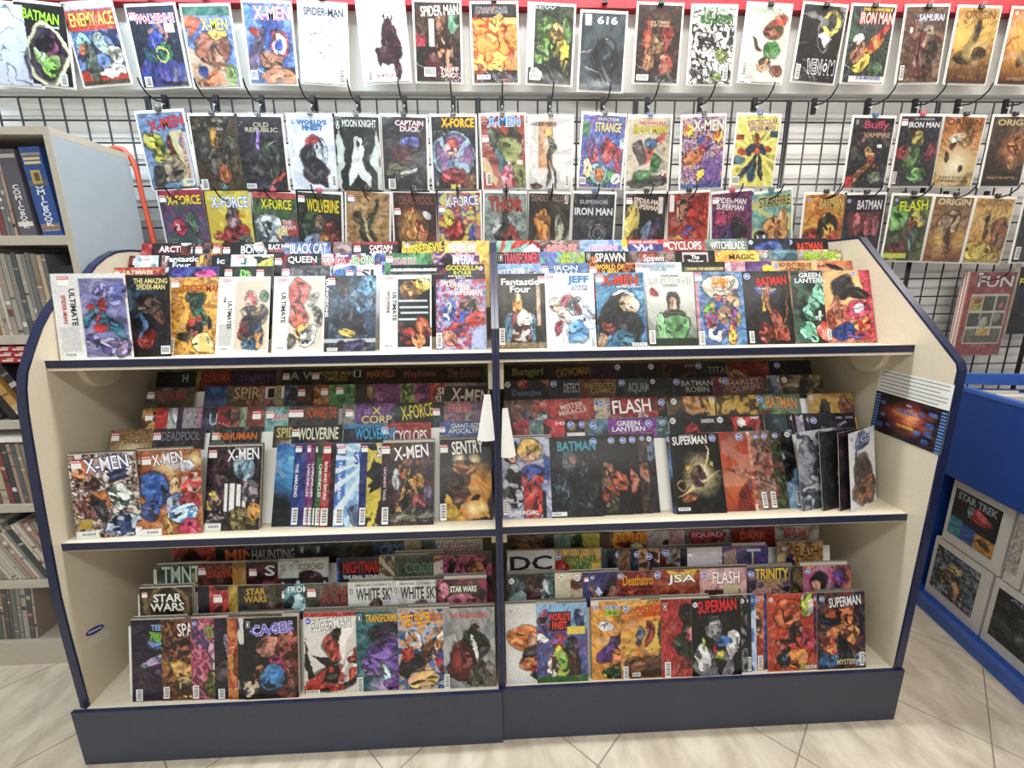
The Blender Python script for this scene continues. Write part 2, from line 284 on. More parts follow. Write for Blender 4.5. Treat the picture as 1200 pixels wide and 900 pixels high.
def add_print(root, txt, w, h, t):
    if not txt.strip(): return
    for q in txt.split(';'):
        q = q.strip()
        if not q: continue
        if q[0] == '#':
            k = q[1]; a = nums(q[3:]); x, y = a[:2]; sz = a[2] if len(a) > 2 else 1
            if k == 'B': put(root, 'barcode', barcode(), w, h, t, x, y, a[2], a[3], 90 if a[2] < a[3]*1.2 else 0); continue
            if k == 'M':
                b = put(root, 'publisher_mark', flat_mesh([(R4(-.5, -.5, .5, .5), 'c8202c'), (R4(-.5, -2.6, .5, -.62), 'f0f0ee')], 'M'), w, h, t, x, y, 15*sz, 3.2*sz); s = 'MARVEL'; sw = .9; c = 'ffffff'
            elif k == 'D': b = put(root, 'publisher_mark', flat_mesh([(CIR(.5), 'f4f4f4'), (CIR(.44), '2458b8')], 'D'), w, h, t, x, y, 14*sz, 9*sz); s = 'DC'; sw = .62; c = 'ffffff'
            elif k == 'W': b = put(root, 'publisher_mark', flat_mesh([(CIR(.5), 'e8e8e8')], 'W'), w, h, t, x, y, 13*sz, 8.5*sz); s = 'DC'; sw = .62; c = '333333'
            elif k == 'I': b = put(root, 'publisher_mark', flat_mesh([(R4(-.5, -.5, .5, .5), 'e8e8e8'), (R4(-.42, -.44, .42, .44), '1c1c1c')], 'I'), w, h, t, x, y, 7*sz, 8*sz); s = 'I'; sw = .3; c = 'ffffff'
            o = link('lettering', text_mesh(s, c), b, (0, -.0003, 0)); o.scale = (sw, 1, .55 if k != 'D' else .4)
            continue
        s, _, r = q.rpartition('@'); a = r.split(','); x, y, sw, sh = map(float, a[:4]); col = a[4] if len(a) > 4 else 'fff'; out = a[5] if len(a) > 5 and a[5] else None; rot = float(a[6]) if len(a) > 6 else 0
        o = put(root, 'lettering', text_mesh(s.replace('/', '\n'), col, out), w, h, t, x, y, sw, sh, rot if abs(rot) > 45 else 0)
        if 0 < abs(rot) <= 45: o.rotation_euler = (0, math.radians(rot), 0)
SEED = [0]
def comic(loc, rot, art, txt, label, group, w=.165, h=.255, t=.0028, res=None, top=None, name='comic_book'):
    SEED[0] += 1
    nu, nv = res or (44, 66)
    o = link(name, cover_mesh(art, SEED[0]*3, w, h, t, nu, nv, top), None, loc, rot); tag(o, label, 'comic', group); add_print(o, txt, w, h, t)
    return o
def clone(o, dl, label):
    c = o.copy(); COL.objects.link(c); c.location = o.location + Vector(dl); c['label'] = label
    return c
# ------------------------------------------------------------------ the two-bay comic display
XL, XM, XR, PT = -.035, 1.265, 2.582, .022
SH = [('mid', -.680, .7275), ('top', -.594, 1.255)]
BOT = .195
def outline(rounded):
    pts = [(-.10, 0), (-.10, 1.592), (-.305, 1.592), (-.728, 1.222), (-.735, 1.205), (-.738, .7), (-.740, .0)] if not rounded else None
    if rounded:
        pts = [(-.10, 0), (-.10, 1.578), (-.212, 1.575), (-.27, 1.567), (-.315, 1.549), (-.36, 1.522), (-.40, 1.487), (-.519, 1.417), (-.552, 1.386), (-.586, 1.346), (-.618, 1.297), (-.639, 1.262), (-.657, 1.232), (-.671, 1.188), (-.681, 1.13), (-.687, 1.07), (-.695, .983), (-.706, .855), (-.718, .695), (-.726, .583), (-.729, .464), (-.731, 0)]
    return pts
def trim(mb, pts, xa, xb, th=.007):
    """edge band laid along the front outline of a panel"""
    q = [p for p in pts if p[1] > .0] + [(pts[-1][0], .19)]; q = [p for p in q[1:] if True]
    q = pts[1:-1] + [(pts[-1][0], .19)]
    outer = []
    for i, p in enumerate(q):
        a = q[max(i-1, 0)]; b = q[min(i+1, len(q)-1)]; dx, dz = b[0]-a[0], b[1]-a[1]; L = math.hypot(dx, dz); outer.append((p[0] + dz/L*th, p[1] - dx/L*th))
    for i in range(len(q)-1):
        P4 = [q[i], q[i+1], outer[i+1], outer[i]]; mb.prism(P4, xa, xb, 'x')
    return mb
def brace(parent, x0, x1, y, z, r):                      # half round bracket fixed to the panel under a shelf
    pts = [(y + r*math.cos(a*math.pi/14), z - r*1.0*math.sin(a*math.pi/14)) for a in range(15)]
    MB().prism(pts, x0, x1, 'x').obj('shelf_bracket', 'shelf', parent, bevel=.003)
    xs = x1 if x1 < XM else x0; d = .0015 if x1 < XM else -.0015
    MB().tube([(xs, y, z-r*.3), (xs+d, y, z-r*.3)], .006, 10).obj('screw', 'metal', parent)
for side, (a, b, dy) in enumerate(((XL, XM, -.009), (XM, XR, 0))):
    e = tag(empty('comic_display_shelf', ((a+b)/2, -.4, 0)), ('cream and navy comic display bay with round-cornered side panel beside the bookcase', 'cream and navy comic display bay with sharp-cornered side panel next to blue bin')[side], 'display shelf', 'two bays of the comic display')
    O = ((a+b)/2, -.4, 0)
    def ob(mb, name, m, parent=e, bevel=0):
        o = mb.obj(name, m, parent, bevel); o.location = (-O[0], -O[1], 0) if parent is e else (0, 0, 0); return o
    x0, x1 = (a, a+PT) if side == 0 else (b-PT, b)
    pts = outline(side == 0)
    p = ob(MB().prism(pts, x0, x1, 'x'), 'side_panel', 'cream')
    t_ = trim(MB(), pts, x0-.001, x1+.001).obj('edge_trim', 'navy', p)
    dp = [(-.10, 0), (-.10, 1.585), (-.22, 1.585), (-.31, 1.55), (-.60, 1.32), (-.615, 1.25), (-.69, .73), (-.735, .2), (-.735, 0)]
    d0, d1 = (XM-.010, XM-.0005) if side == 0 else (XM+.0005, XM+.010)
    p = ob(MB().prism([(q[0], q[1]) for q in dp], d0, d1, 'x'), 'divider_panel', 'cream'); trim(MB(), dp, d0-.001 if side == 0 else d0, d1 if side == 0 else d1+.001, .010).obj('edge_trim', 'navy', p)
    i0, i1 = (a+PT, XM-.010) if side == 0 else (XM+.010, b-PT)
    ob(MB().box(i0, i1, -.115, -.10, .02, 1.56), 'back_board', 'cream')
    for nm, Yf, z in SH:
        zt = z - (.012 if nm == 'top' else 0)
        s = ob(MB().box(i0, i1, Yf+.002+dy, -.12, zt-.018, zt), 'shelf_board', 'shelf'); MB().box(i0, i1, Yf-.002+dy, Yf+.0018+dy, z-.0215, z+.0005).obj('front_edge', 'navy', s, bevel=.0008)
        MB().box(i0, i1, Yf+.012+dy, Yf+.028+dy, z-.032, z-.021 if nm == 'mid' else z-.0305).obj('underside_batten', 'shelf', s)
        xb = (i0, i0+.022) if side == 0 else (i1-.022, i1)
        brace(e, xb[0]-O[0], xb[1]-O[0], (-.44 if nm == 'top' else -.50)-O[1], z-.034, .078 if nm == 'top' else .05)
        xb = (i1-.014, i1) if side == 0 else (i0, i0+.014)
        ob(MB().box(*xb, Yf+.03, Yf+.06, z-(.12 if nm == 'top' else .07), z-.034), 'support_block', 'cream', bevel=.002)
    ob(MB().box(i0, i1, -.745+dy+.002, -.12, BOT-.02, BOT), 'shelf_board', 'shelf')
    k = ob(MB().box(a-(.008 if side == 0 else -.0005), b+(.006 if side else -.0005), -.768+dy+.015, -.743+dy, .001, .2), 'kick_plate', 'navyk', bevel=.002)
    MB().box(a-(.008 if side == 0 else -.0005), b+(.006 if side else -.0005), -.7545+dy, -.742+dy, .2002, .2022).obj('cap_strip', 'navy', k)
    ob(MB().box(a+.002, b-.002, -.735, -.11, .0, .17), 'plinth', 'navyk')
    # stepped tiers with leaning white boards that carry the rows
    for (Yr, zr, Yp, zp, back) in ((-.382, 1.278, 0, 0, 0), (-.312, 1.320, 0, 0, 0), (-.242, 1.366, 0, 0, 0), (-.572, .769, -.632, .7275, .022), (-.518, .825, -.572, .769, .006), (-.448, .879, -.518, .825, .014), (-.378, .922, -.448, .879, .014), (-.668, .266, -.727, .1955, .022), (-.598, .303, -.668, .266, .022), (-.528, .323, -.598, .303, .03)):
        base = 1.2435 if zr > 1.2 else .728 if zr > .6 else BOT+.0005
        st = ob(MB().box(i0+.12, i1-.12, Yr-(.012 if Yr in (-.572, -.668) else .02), Yr+.035, base, zr-.0005), 'tier_step', 'shelf')
        if back:
            an = math.tan(math.radians(25 if zr > .6 else 13)); Y = Yp+back+(.0005 if zp < .73 and zp > .6 or zp < .2 else 0); zb = zp+.001; hh = .212
            MB().prism([(Y, zb), (Y+.0025, zb), (Y+.0025+hh*an, zb+hh), (Y+hh*an, zb+hh)], i0+.10, i1-.10, 'x').obj('tier_board', 'board', st)

# ------------------------------------------------------------------ tall bookcase against the back wall
BX1, BX0, BF, BB = -.076, -1.276, -.35, -.045
e = tag(empty('bookcase', ((BX0+BX1)/2, BF, 0)), 'tall pale melamine bookcase crammed with bagged comics and price guides', 'bookcase')
O = ((BX0+BX1)/2, BF, 0)
def ob2(mb, name, m, bevel=.0015):
    o = mb.obj(name, m, e, bevel); o.location = (-O[0], -O[1], 0); return o
ob2(MB().box(BX1-.02, BX1, BF, BB, 0, 1.91), 'side_panel', 'caseside'); ob2(MB().box(BX0, BX0+.02, BF, BB, 0, 1.91), 'side_panel', 'caseside')
ob2(MB().box(BX1-.0205, BX1+.0005, BF-.002, BF-.0002, 0.02, 1.91), 'front_lipping', 'case', 0)
ob2(MB().box(BX0, BX1, BF-.002, BB, 1.9105, 1.933), 'top_panel', 'case'); ob2(MB().box(BX0+.02, BX1-.02, BB-.008, BB, .1, 1.91), 'back_board', 'dark', 0)
for z in (1.604, 1.286, .990, .672, .357): ob2(MB().box(BX0+.0205, BX1-.021, BF-.001, BB-.009, z-.0145, z+.0145), 'shelf_board', 'case')
ob2(MB().box(BX0+.0205, BX1-.021, BF-.004, BB-.009, .0, .107), 'base_board', 'case')
# spines: x runs from the right hand panel to the left
cols = 'b9a68c 9c8f86 8d6a5e a09a92 6b6f70 8a7f70 5c6266 a58a80 c4bcae 7a3f42 4e5456 94806a b3b0a6 6d5a50 3c4246 86827c'.split()
def spine(x, wd, hh, z, col, tilt=0, dep=.17, label='', group='', lett=None, y=BF+.012, nm='slim_comic', cat='comic', sleeve=True):
    o = empty(nm, (x, y, z), (0, math.radians(tilt), 0)); tag(o, label, cat, group or None)
    n = 14; me = MB().box(-wd/2, wd/2, 0, dep, 0, hh).mesh('ink')
    c0 = np.array(h2c(col)); ca = me.color_attributes.new('Col', 'FLOAT_COLOR', 'CORNER'); ca.data.foreach_set('color', np.tile(np.append(c0, 1), len(me.loops)).astype(np.float32))
    b = link('spine', me, o)
    bands = []
    for k in range(rnd.randint(2, 5)): q = rnd.uniform(-.47, .45); bands.append((R4(-.46, q, .46, q+rnd.uniform(.01, .07)), rnd.choice(cols+['d8d4ca', '2c2c30', 'd8d4ca'])))
    if not lett:
        p = link('spine_print', flat_mesh(bands, ('sp', id(o), x)), o, (0, -.0006, hh/2)); p.scale = (wd, 1, hh)
    return o
def row(z, xr, items, hh, tilt, label, group):
    x = xr
    for wd, c in items:
        if x < (-.45 if z > 1.5 else -.5 if z > 1.2 else -.72 if z > .5 else -.86): break
        x -= wd/2/math.cos(math.radians(tilt)); spine(x, wd*.9, hh*rnd.uniform(.95, 1), z+.0146+abs(math.sin(math.radians(tilt)))*wd/2, c, tilt, label=label, group=group); x -= wd/2/math.cos(math.radians(tilt))+.0008
    return x
def rw(n, a, b): return [(rnd.uniform(a, b), rnd.choice(cols)) for _ in range(n)]
# top shelf: two thick price guides and a run of thin bagged books
g1 = spine(BX1-.07, .062, .262, 1.6186, '31508f', -3, label='thick blue price guide with white stacked lettering at the end of the top bookcase shelf', nm='price_guide', cat='book')
put(g1, 'lettering', text_mesh('C\nO\nM\nI\nC', 'e8ecf4'), .062, .262, 0, 50, 50, 42, 34); put(g1, 'lettering', text_mesh('B\nO\nO\nK', 'e8ecf4'), .062, .262, 0, 50, 78, 42, 22)
put(g1, 'lettering', text_mesh('PRICE GUIDE', 'e8ecf4'), .062, .262, 0, 50, 93, 80, 3)
q = link('crest', flat_mesh([(R4(-.5, -.5, .5, .5), 'b39a5c'), (R4(-.2, -.3, .3, .3), '5a4a34')], 'cr'), g1, (0, -.0012, .175)); q.scale = (.03, 1, .04)
q = link('title_band', flat_mesh([(R4(-.5, .1, .5, .5), 'd4c89a'), (R4(-.5, -.5, .5, -.1), 'd4c89a')], 'tb'), g1, (0, -.0012, .222)); q.scale = (.05, 1, .02)
g2 = spine(BX1-.145, .05, .255, 1.6186, '5a5660', -2, label='thick grey price guide with white stacked lettering, second on the top bookcase shelf', nm='price_guide', cat='book')
put(g2, 'lettering', text_mesh('C\nO\nM\nI\nC', 'e6e4e0'), .05, .255, 0, 50, 55, 45, 30); put(g2, 'lettering', text_mesh('B\nO\nO\nK', 'e6e4e0'), .05, .255, 0, 50, 81, 45, 20)
row(1.604, BX1-.178, rw(34, .009, .022), .262, 0, 'slim bagged comic spine on the top bookcase shelf beside the price guides', 'slim bagged comics on the top bookcase shelf')
spine(BX1-.065, .075, .225, 1.3006, '23252c', 0, label='dark box set with blue picture at the end of the second bookcase shelf', nm='boxed_book', cat='book')
row(1.286, BX1-.112, rw(40, .008, .02), .268, 0, 'slim bagged comic spine on the second bookcase shelf, upright', 'slim bagged comics on the second bookcase shelf')
# third shelf: red and white boxes lying on leaning dark books
for k, (tx, c) in enumerate(((-.33, '1f1d20'), (-.385, 'b98a48'), (-.42, '201e20'), (-.47, '39363a'), (-.53, '2a2224'), (-.58, '4c4a4c'))):
    spine(tx, .028, .26, 1.013, c, -28, label=('black leaning book by the navy panel edge, third bookcase shelf', 'orange-brown spine leaning among black books, third bookcase shelf', 'black leaning book behind the orange-brown spine, third bookcase shelf', 'dark grey leaning book with bands, third bookcase shelf', 'dark maroon leaning book, third bookcase shelf', 'mid grey leaning book, third bookcase shelf')[k], nm='leaning_book', cat='book')
for k in range(3):
    o = MB().box(-.15, .15, 0, .12, 0, .018).obj('card_packet', 'red'); o.location = (-.36-.004*k, BF+.01, 1.228-.0185*k*0+.019*k-.02); tag(o, ('lowest', 'middle', 'topmost')[k] + ' red and white patterned packet lying above leaning books in the bookcase', 'packet', 'patterned packets in the bookcase')
    for m in range(6): q = link('pattern_mark', flat_mesh([(R4(-.5, -.3, .4, .1), 'e6d8cc'), (R4(-.1, .2, .5, .45), 'e6d8cc')], 'pm'), o, (-.125+.05*m, -.0008, .009)); q.scale = (.04, 1, .015)
row(.672, BX1-.08, rw(34, .013, .026), .235, 0, 'pale slim volume standing on the fourth bookcase shelf', 'pale volumes on the fourth bookcase shelf')
o = MB().box(-.3, -.0, 0, .15, 0, .02).obj('flat_magazine', 'board'); o.location = (-.36, BF+.01, .9235); tag(o, 'grey magazine lying flat across the pale volumes in the bookcase', 'magazine')
row(.357, BX1-.05, rw(32, .010, .024), .262, -24, 'bagged comic leaning on the fifth bookcase shelf', 'leaning comics on the fifth bookcase shelf')
row(.0925, BX1-.22, rw(6, .016, .03), .25, 28, 'bagged comic leaning steeply at the end of the lowest bookcase shelf', 'steeply leaning comics on the lowest bookcase shelf')
row(.0925, BX1-.48, rw(24, .010, .022), .24, 8, 'bagged comic standing on the lowest bookcase shelf', 'standing comics on the lowest bookcase shelf')
tag(MB().tube([(-.16, -.032, 1.948), (-.127, -.03, 1.957), (-.10, -.03, 1.951), (-.078, -.03, 1.925), (-.066, -.03, 1.878), (-.061, -.03, 1.772), (-.050, -.03, 1.617), (-.04, -.03, 1.4)], .009, 8).obj('cable', 'cable'), 'orange cable hanging down the grid beside the bookcase side', 'cable')

# ------------------------------------------------------------------ blue bin with card boxes, facing the aisle
BA = math.atan2(-.085, .51)                              # the bin runs away from the wall, turned a little
e = tag(empty('blue_bin', (3.1835, -.205, 0), (0, 0, BA)), 'blue laminate bin unit with a deep top tray and lower shelf of boxes', 'display bin')
LB = 1.6                                                  # local: -y runs along the front, +x runs back
MB().box(.0, .6, -LB, 0.02, 0, .05).obj('plinth', 'blue', e); MB().box(-.012, -.0005, -LB, .02, .0, .045).obj('kick_strip', 'blue2', e)
MB().box(-.02, .6, -LB, .02, .0505, .075).obj('base_shelf', 'blue', e, .002); MB().box(-.024, -.0205, -LB, .02, .0505, .078).obj('front_edge', 'blue2', e)
MB().box(0, .6, .0205, .04, 0, 1.0).obj('end_panel', 'blue', e); MB().box(0, .6, -LB-.02, -LB-.0005, 0, 1.0).obj('end_panel', 'blue', e); MB().box(.6005, .62, -LB, .04, 0, 1.04).obj('back_panel', 'blue', e)
MB().box(.001, .59, -LB, .018, .645, .665).obj('tray_floor', 'blue', e); MB().box(-.02, -.001, -LB, .04, .645, 1.005).obj('tray_front', 'blue', e, .002); MB().box(-.024, .004, -LB, .042, 1.0055, 1.02).obj('front_rim', 'blue2', e, .003)
MB().box(-.02, .62, .0205, .045, 1.0205, 1.065).obj('end_rim', 'blue2', e, .002)
BINM = e.matrix_basis.copy()
BIN = Matrix.Translation((3.1835, -.205, 0)) @ Matrix.Rotation(BA, 4, 'Z')
for k in range(30):
    loc = BIN @ Vector((.02+rnd.uniform(0, .01), -.06-.022*k, .6655)); c = rnd.choice(['wht', 'paper', 'board', 'boxw'])
    o = MB().box(0, .17, -.0015, .0015, 0, .325+rnd.uniform(0, .02)).obj('boarded_comic', c, loc=loc, rot=(math.radians(-8), 0, BA)); tag(o, 'pale top edge of a boarded comic filed in the blue tray', 'comic', 'boarded comics filed in the blue tray')
def card_box(y, z, l, hh, art, lab, txt, dep=.3):
    o = empty('card_box', BIN @ Vector((.012, y, z)), (0, 0, BA)); tag(o, lab, 'box', 'white boxes on the blue shelf')
    MB().box(0, dep, -l, 0, 0, hh).obj('carton', 'boxw', o, .003); MB().box(-.0015, .001, -l+.004, -.004, hh-.035, hh+.001).obj('lid', 'wht', o) if 0 else None
    SEED[0] += 1; me = cover_mesh(art, SEED[0]*3, l*.78, hh*.74, .0012, 40, 40)
    c = link('picture_label', me, o, (-.0006, -l/2+.01, hh*.16), (0, 0, -math.pi/2)); add_print(c, txt, l*.78, hh*.74, .0012)
    return o
card_box(-.045, .3545, .268, .272, 'm4:111,1c1c22,222 p20,45,70,20,95,65,5,60:222 e60,38,18,12:c03030 e40,36,10,10:8fa6b8 r0,62,30,100:2f8f9c r30,66,60,100:2f62b0 r58,68,100,100:c8902c e80,82,14,10:6a4a20', 'white box with black picture, red disc and silver lettering, on the upper tier', 'STAR TREK@50,12,84,15,9aa4a4,444')
card_box(-.02, .0755, .272, .272, 'm6:39424c,6f8496,22262c,8a9aa6 e50,28,14,12:c8b878 e30,60,14,22,30:8a6a44,2a2a30 e62,70,12,22:b0885c,30343c k9', 'white box with crowded blue-grey battle picture, on the lower tier by navy panel', '')
card_box(-.305, .0755, .30, .272, 'm5:1c2426,2a3638,141a1c,3a4648 e78,34,16,16:b83434 e55,55,20,30:39484c r0,0,100,8:2a2c38 k7:334', 'white box with dark green-black picture and red patch, on the lower tier', 'ALIEN@50,5,60,7,889')
card_box(-.328, .3545, .06, .272, 'm9:c8c4be,9a9690,b8b4ae', 'narrow white box end with spiral edge, upper tier between two picture boxes', '')
card_box(-.40, .3545, .26, .272, 'm4:cfc49a,d8d0a8,bcb488 e34,40,14,22:4a7a44 e20,76,10,6:222 e60,60,22,16:8a9c60', 'white box with pale yellow and green picture, upper tier of the bin', '')
MB().box(.34, .342, -1.5, -.02, .0755, .64).obj('inner_board', 'blue', bpy.data.objects['blue_bin'])
for k in range(3): card_box(-.62-.30*k if k else -.615, .0755, .28, .272, 'm6:445,889,aa9,334', ('white box with grey mottled picture, third along the lower tier', 'white box with grey mottled picture, fourth along the lower tier', 'white box with grey mottled picture, last along the lower tier')[k], '')

# papers and stickers fixed to the display panels
def sheet(name, pts, label, cat, m='wht', th=.0006):
    return None
o = link('notice_sheet', flat_mesh([(R4(-.5, -.5, .5, .5), 'e4e2de')] + [(R4(-.46, .44-.095*k, .46-.1*(k % 3 == 2), .415-.095*k), '8a8a8c') for k in range(10)], 'ns'), None, (2.5585, -.615, 1.10), (0, 0, -math.pi/2)); o.scale = (.25, 1, .125)
tag(o, 'white notice sheet with lines of small print taped inside the cream side panel', 'paper')
o2 = comic((2.5578, -.6175, .951), (0, 0, -math.pi/2), 'm6:2a1a2c,3a1c24,241c38,57262a h50,45,34,44:e8643a h50,40,18,22:ffb060 r0,0,9,100:1c2238 r91,0,100,100:1c2238 r10,20,17,30:4a6cb0 r12,48,19,58:4a6cb0 r10,75,17,85:4a6cb0 r22,70,29,80:4a6cb0 r78,14,87,24:4a6cb0 r76,40,85,50:4a6cb0 r76,60,85,70:4a6cb0 r74,80,83,90:4a6cb0 r62,66,71,76:4a6cb0 r64,24,72,33:4a6cb0',
    '#D:50,15,.55;DC K.O.@50,31,22,10,1c2f6a,8fb0ff;THE BRACKET@50,66,24,6,ffe040', 'dark red and blue tournament bracket leaflet taped inside the cream side panel', None, w=.25, h=.135, t=.0007, res=(60, 36), name='leaflet')
o2['category'] = 'leaflet'
for k in range(13):
    for sx in (4.5, 95.5):
        q = link('name_strip', flat_mesh([(R4(-.5, -.5, .5, .5), '5f86c4')], 'nstr'), o2, ((sx/100-.5)*.25, -.0013, .135*(1-(.05+.074*k))-.004)); q.scale = (.017, 1, .0055)
o = link('sticker', flat_mesh([([(.5*math.cos(t*math.pi/12), .5*math.sin(t*math.pi/12)) for t in range(24)], 'd8d4e0'), ([(.45*math.cos(t*math.pi/12), .44*math.sin(t*math.pi/12)) for t in range(24)], '3c3276'), (R4(-.32, -.1, .32, .12), 'c8c4e0')], 'ov'), None, (XL+PT+.001, -.66, .405), (0, math.radians(20), math.pi/2)); o.scale = (.075, 1, .026)
tag(o, 'oval purple maker sticker on the inner side panel of the round-cornered bay', 'sticker')
o = link('label_holder', flat_mesh([(R4(-.5, -.5, .5, .5), 'cfcabc'), (R4(-.46, -.4, .46, .4), 'd8d2c2')], 'lh'), None, (XL+PT+.001, -.655, .37), (0, math.radians(20), math.pi/2)); o.scale = (.085, 1, .036)
tag(o, 'clear label holder just under the oval purple sticker', 'label')
def curl(name, x, y, z, ww, hh, bow, label, rot=0, lean=0):
    b = MB(); n = 6; m = 8; th = .0006; vs = {}
    for s in (0, 1):
        for i in range(n+1):
            for j in range(m+1):
                u, v = i/n, j/m; vs[s, i, j] = b.b.verts.new(((u-.5)*ww*(.35+.65*v) + lean*v, -bow*math.sin(math.pi*u)*v - .012*v + s*th, -v*hh))
    for i in range(n):
        for j in range(m):
            for s in (0, 1): b.b.faces.new((vs[s, i, j], vs[s, i+1, j], vs[s, i+1, j+1], vs[s, i, j+1]))
    return tag(b.obj(name, 'wht', loc=(x, y, z), rot=(0, 0, rot)), label, 'paper')
curl('paper_flag', XM-.026, -.665, 1.145, .052, .135, .01, 'white curled paper hanging beside the divider under the top shelf', -.1, -.006)
curl('paper_flag', XM+.024, -.672, 1.105, .045, .145, .012, 'creased white paper flag with purple print hanging from the divider into the next bay', .2, .006)
#%%
# ------------------------------------------------------------------ bagged comics on the wall
def wall_comic(px4, Y, art, txt, label, group, bag=True):
    a, b, c, d = px4; A = at(a, b, Y); B = at(c, d, Y); ang = math.atan2(A[0]-B[0], A[2]-B[2]); W, H = .163, .252
    bx = B[0] + W/2*math.cos(ang); bz = B[2] - W/2*math.sin(ang)
    o = comic((bx, Y, bz), (0, ang, 0), art, txt, label, group, w=W, h=H, t=.002, name='bagged_comic')
    MB().box(-.0885, .0885, .0004, .0016, -.006, .262).obj('backing_board', 'board', o)
    b = MB(); n = 5                                        # loose clear bag over the front
    for i in range(n):
        x0, x1 = -.089+.178*i/n, -.089+.178*(i+1)/n; f = lambda x: -.0062-.0022*math.sin(math.pi*(x+.089)/.178)
        v = [b.b.verts.new(q) for q in ((x0, f(x0), -.008), (x1, f(x1), -.008), (x1, f(x1)-.001, .266), (x0, f(x0)-.001, .266))]; b.b.faces.new(v).smooth = True
    b.obj('plastic_sleeve', 'sleeve', o)
    return o
def clip(x, y, z, col, label, ang=0):
    e = tag(empty('binder_clip', (x, y, z), (0, ang, 0)), label, 'clip', 'clips holding the bagged comics')
    MB().prism([(-.007, .0), (.007, 0), (.0025, .014), (-.0025, .014)], -.010, .010, 'x').obj('jaw', col, e); MB().tube([(-.005, -.006, .004), (-.005, -.012, .018), (.005, -.012, .018), (.005, -.006, .004)], .0008, 5).obj('wire_handle', 'metal', e)
hook_me = MB().box(-.0085, .0085, -.006, .004, -.045, .012).mesh('black', bevel=.001); prong_me = MB().tube([(0, -.004, -.012), (0, -.05, -.022), (0, -.09, -.016), (0, -.115, .002), (0, -.125, .022)], .0028, 7).mesh('black'); tip_me = MB().tube([(0, -.006, -.02), (0, -.02, -.024), (0, -.024, -.034)], .002, 6).mesh('metal')
def hook(x, z, label, grp='black hooks on the wire grid'):
    e = tag(empty('display_hook', (x, -.006, z)), label, 'hook', grp); link('back_plate', hook_me, e); link('prong', prong_me, e); link('wire_ring', tip_me, e)
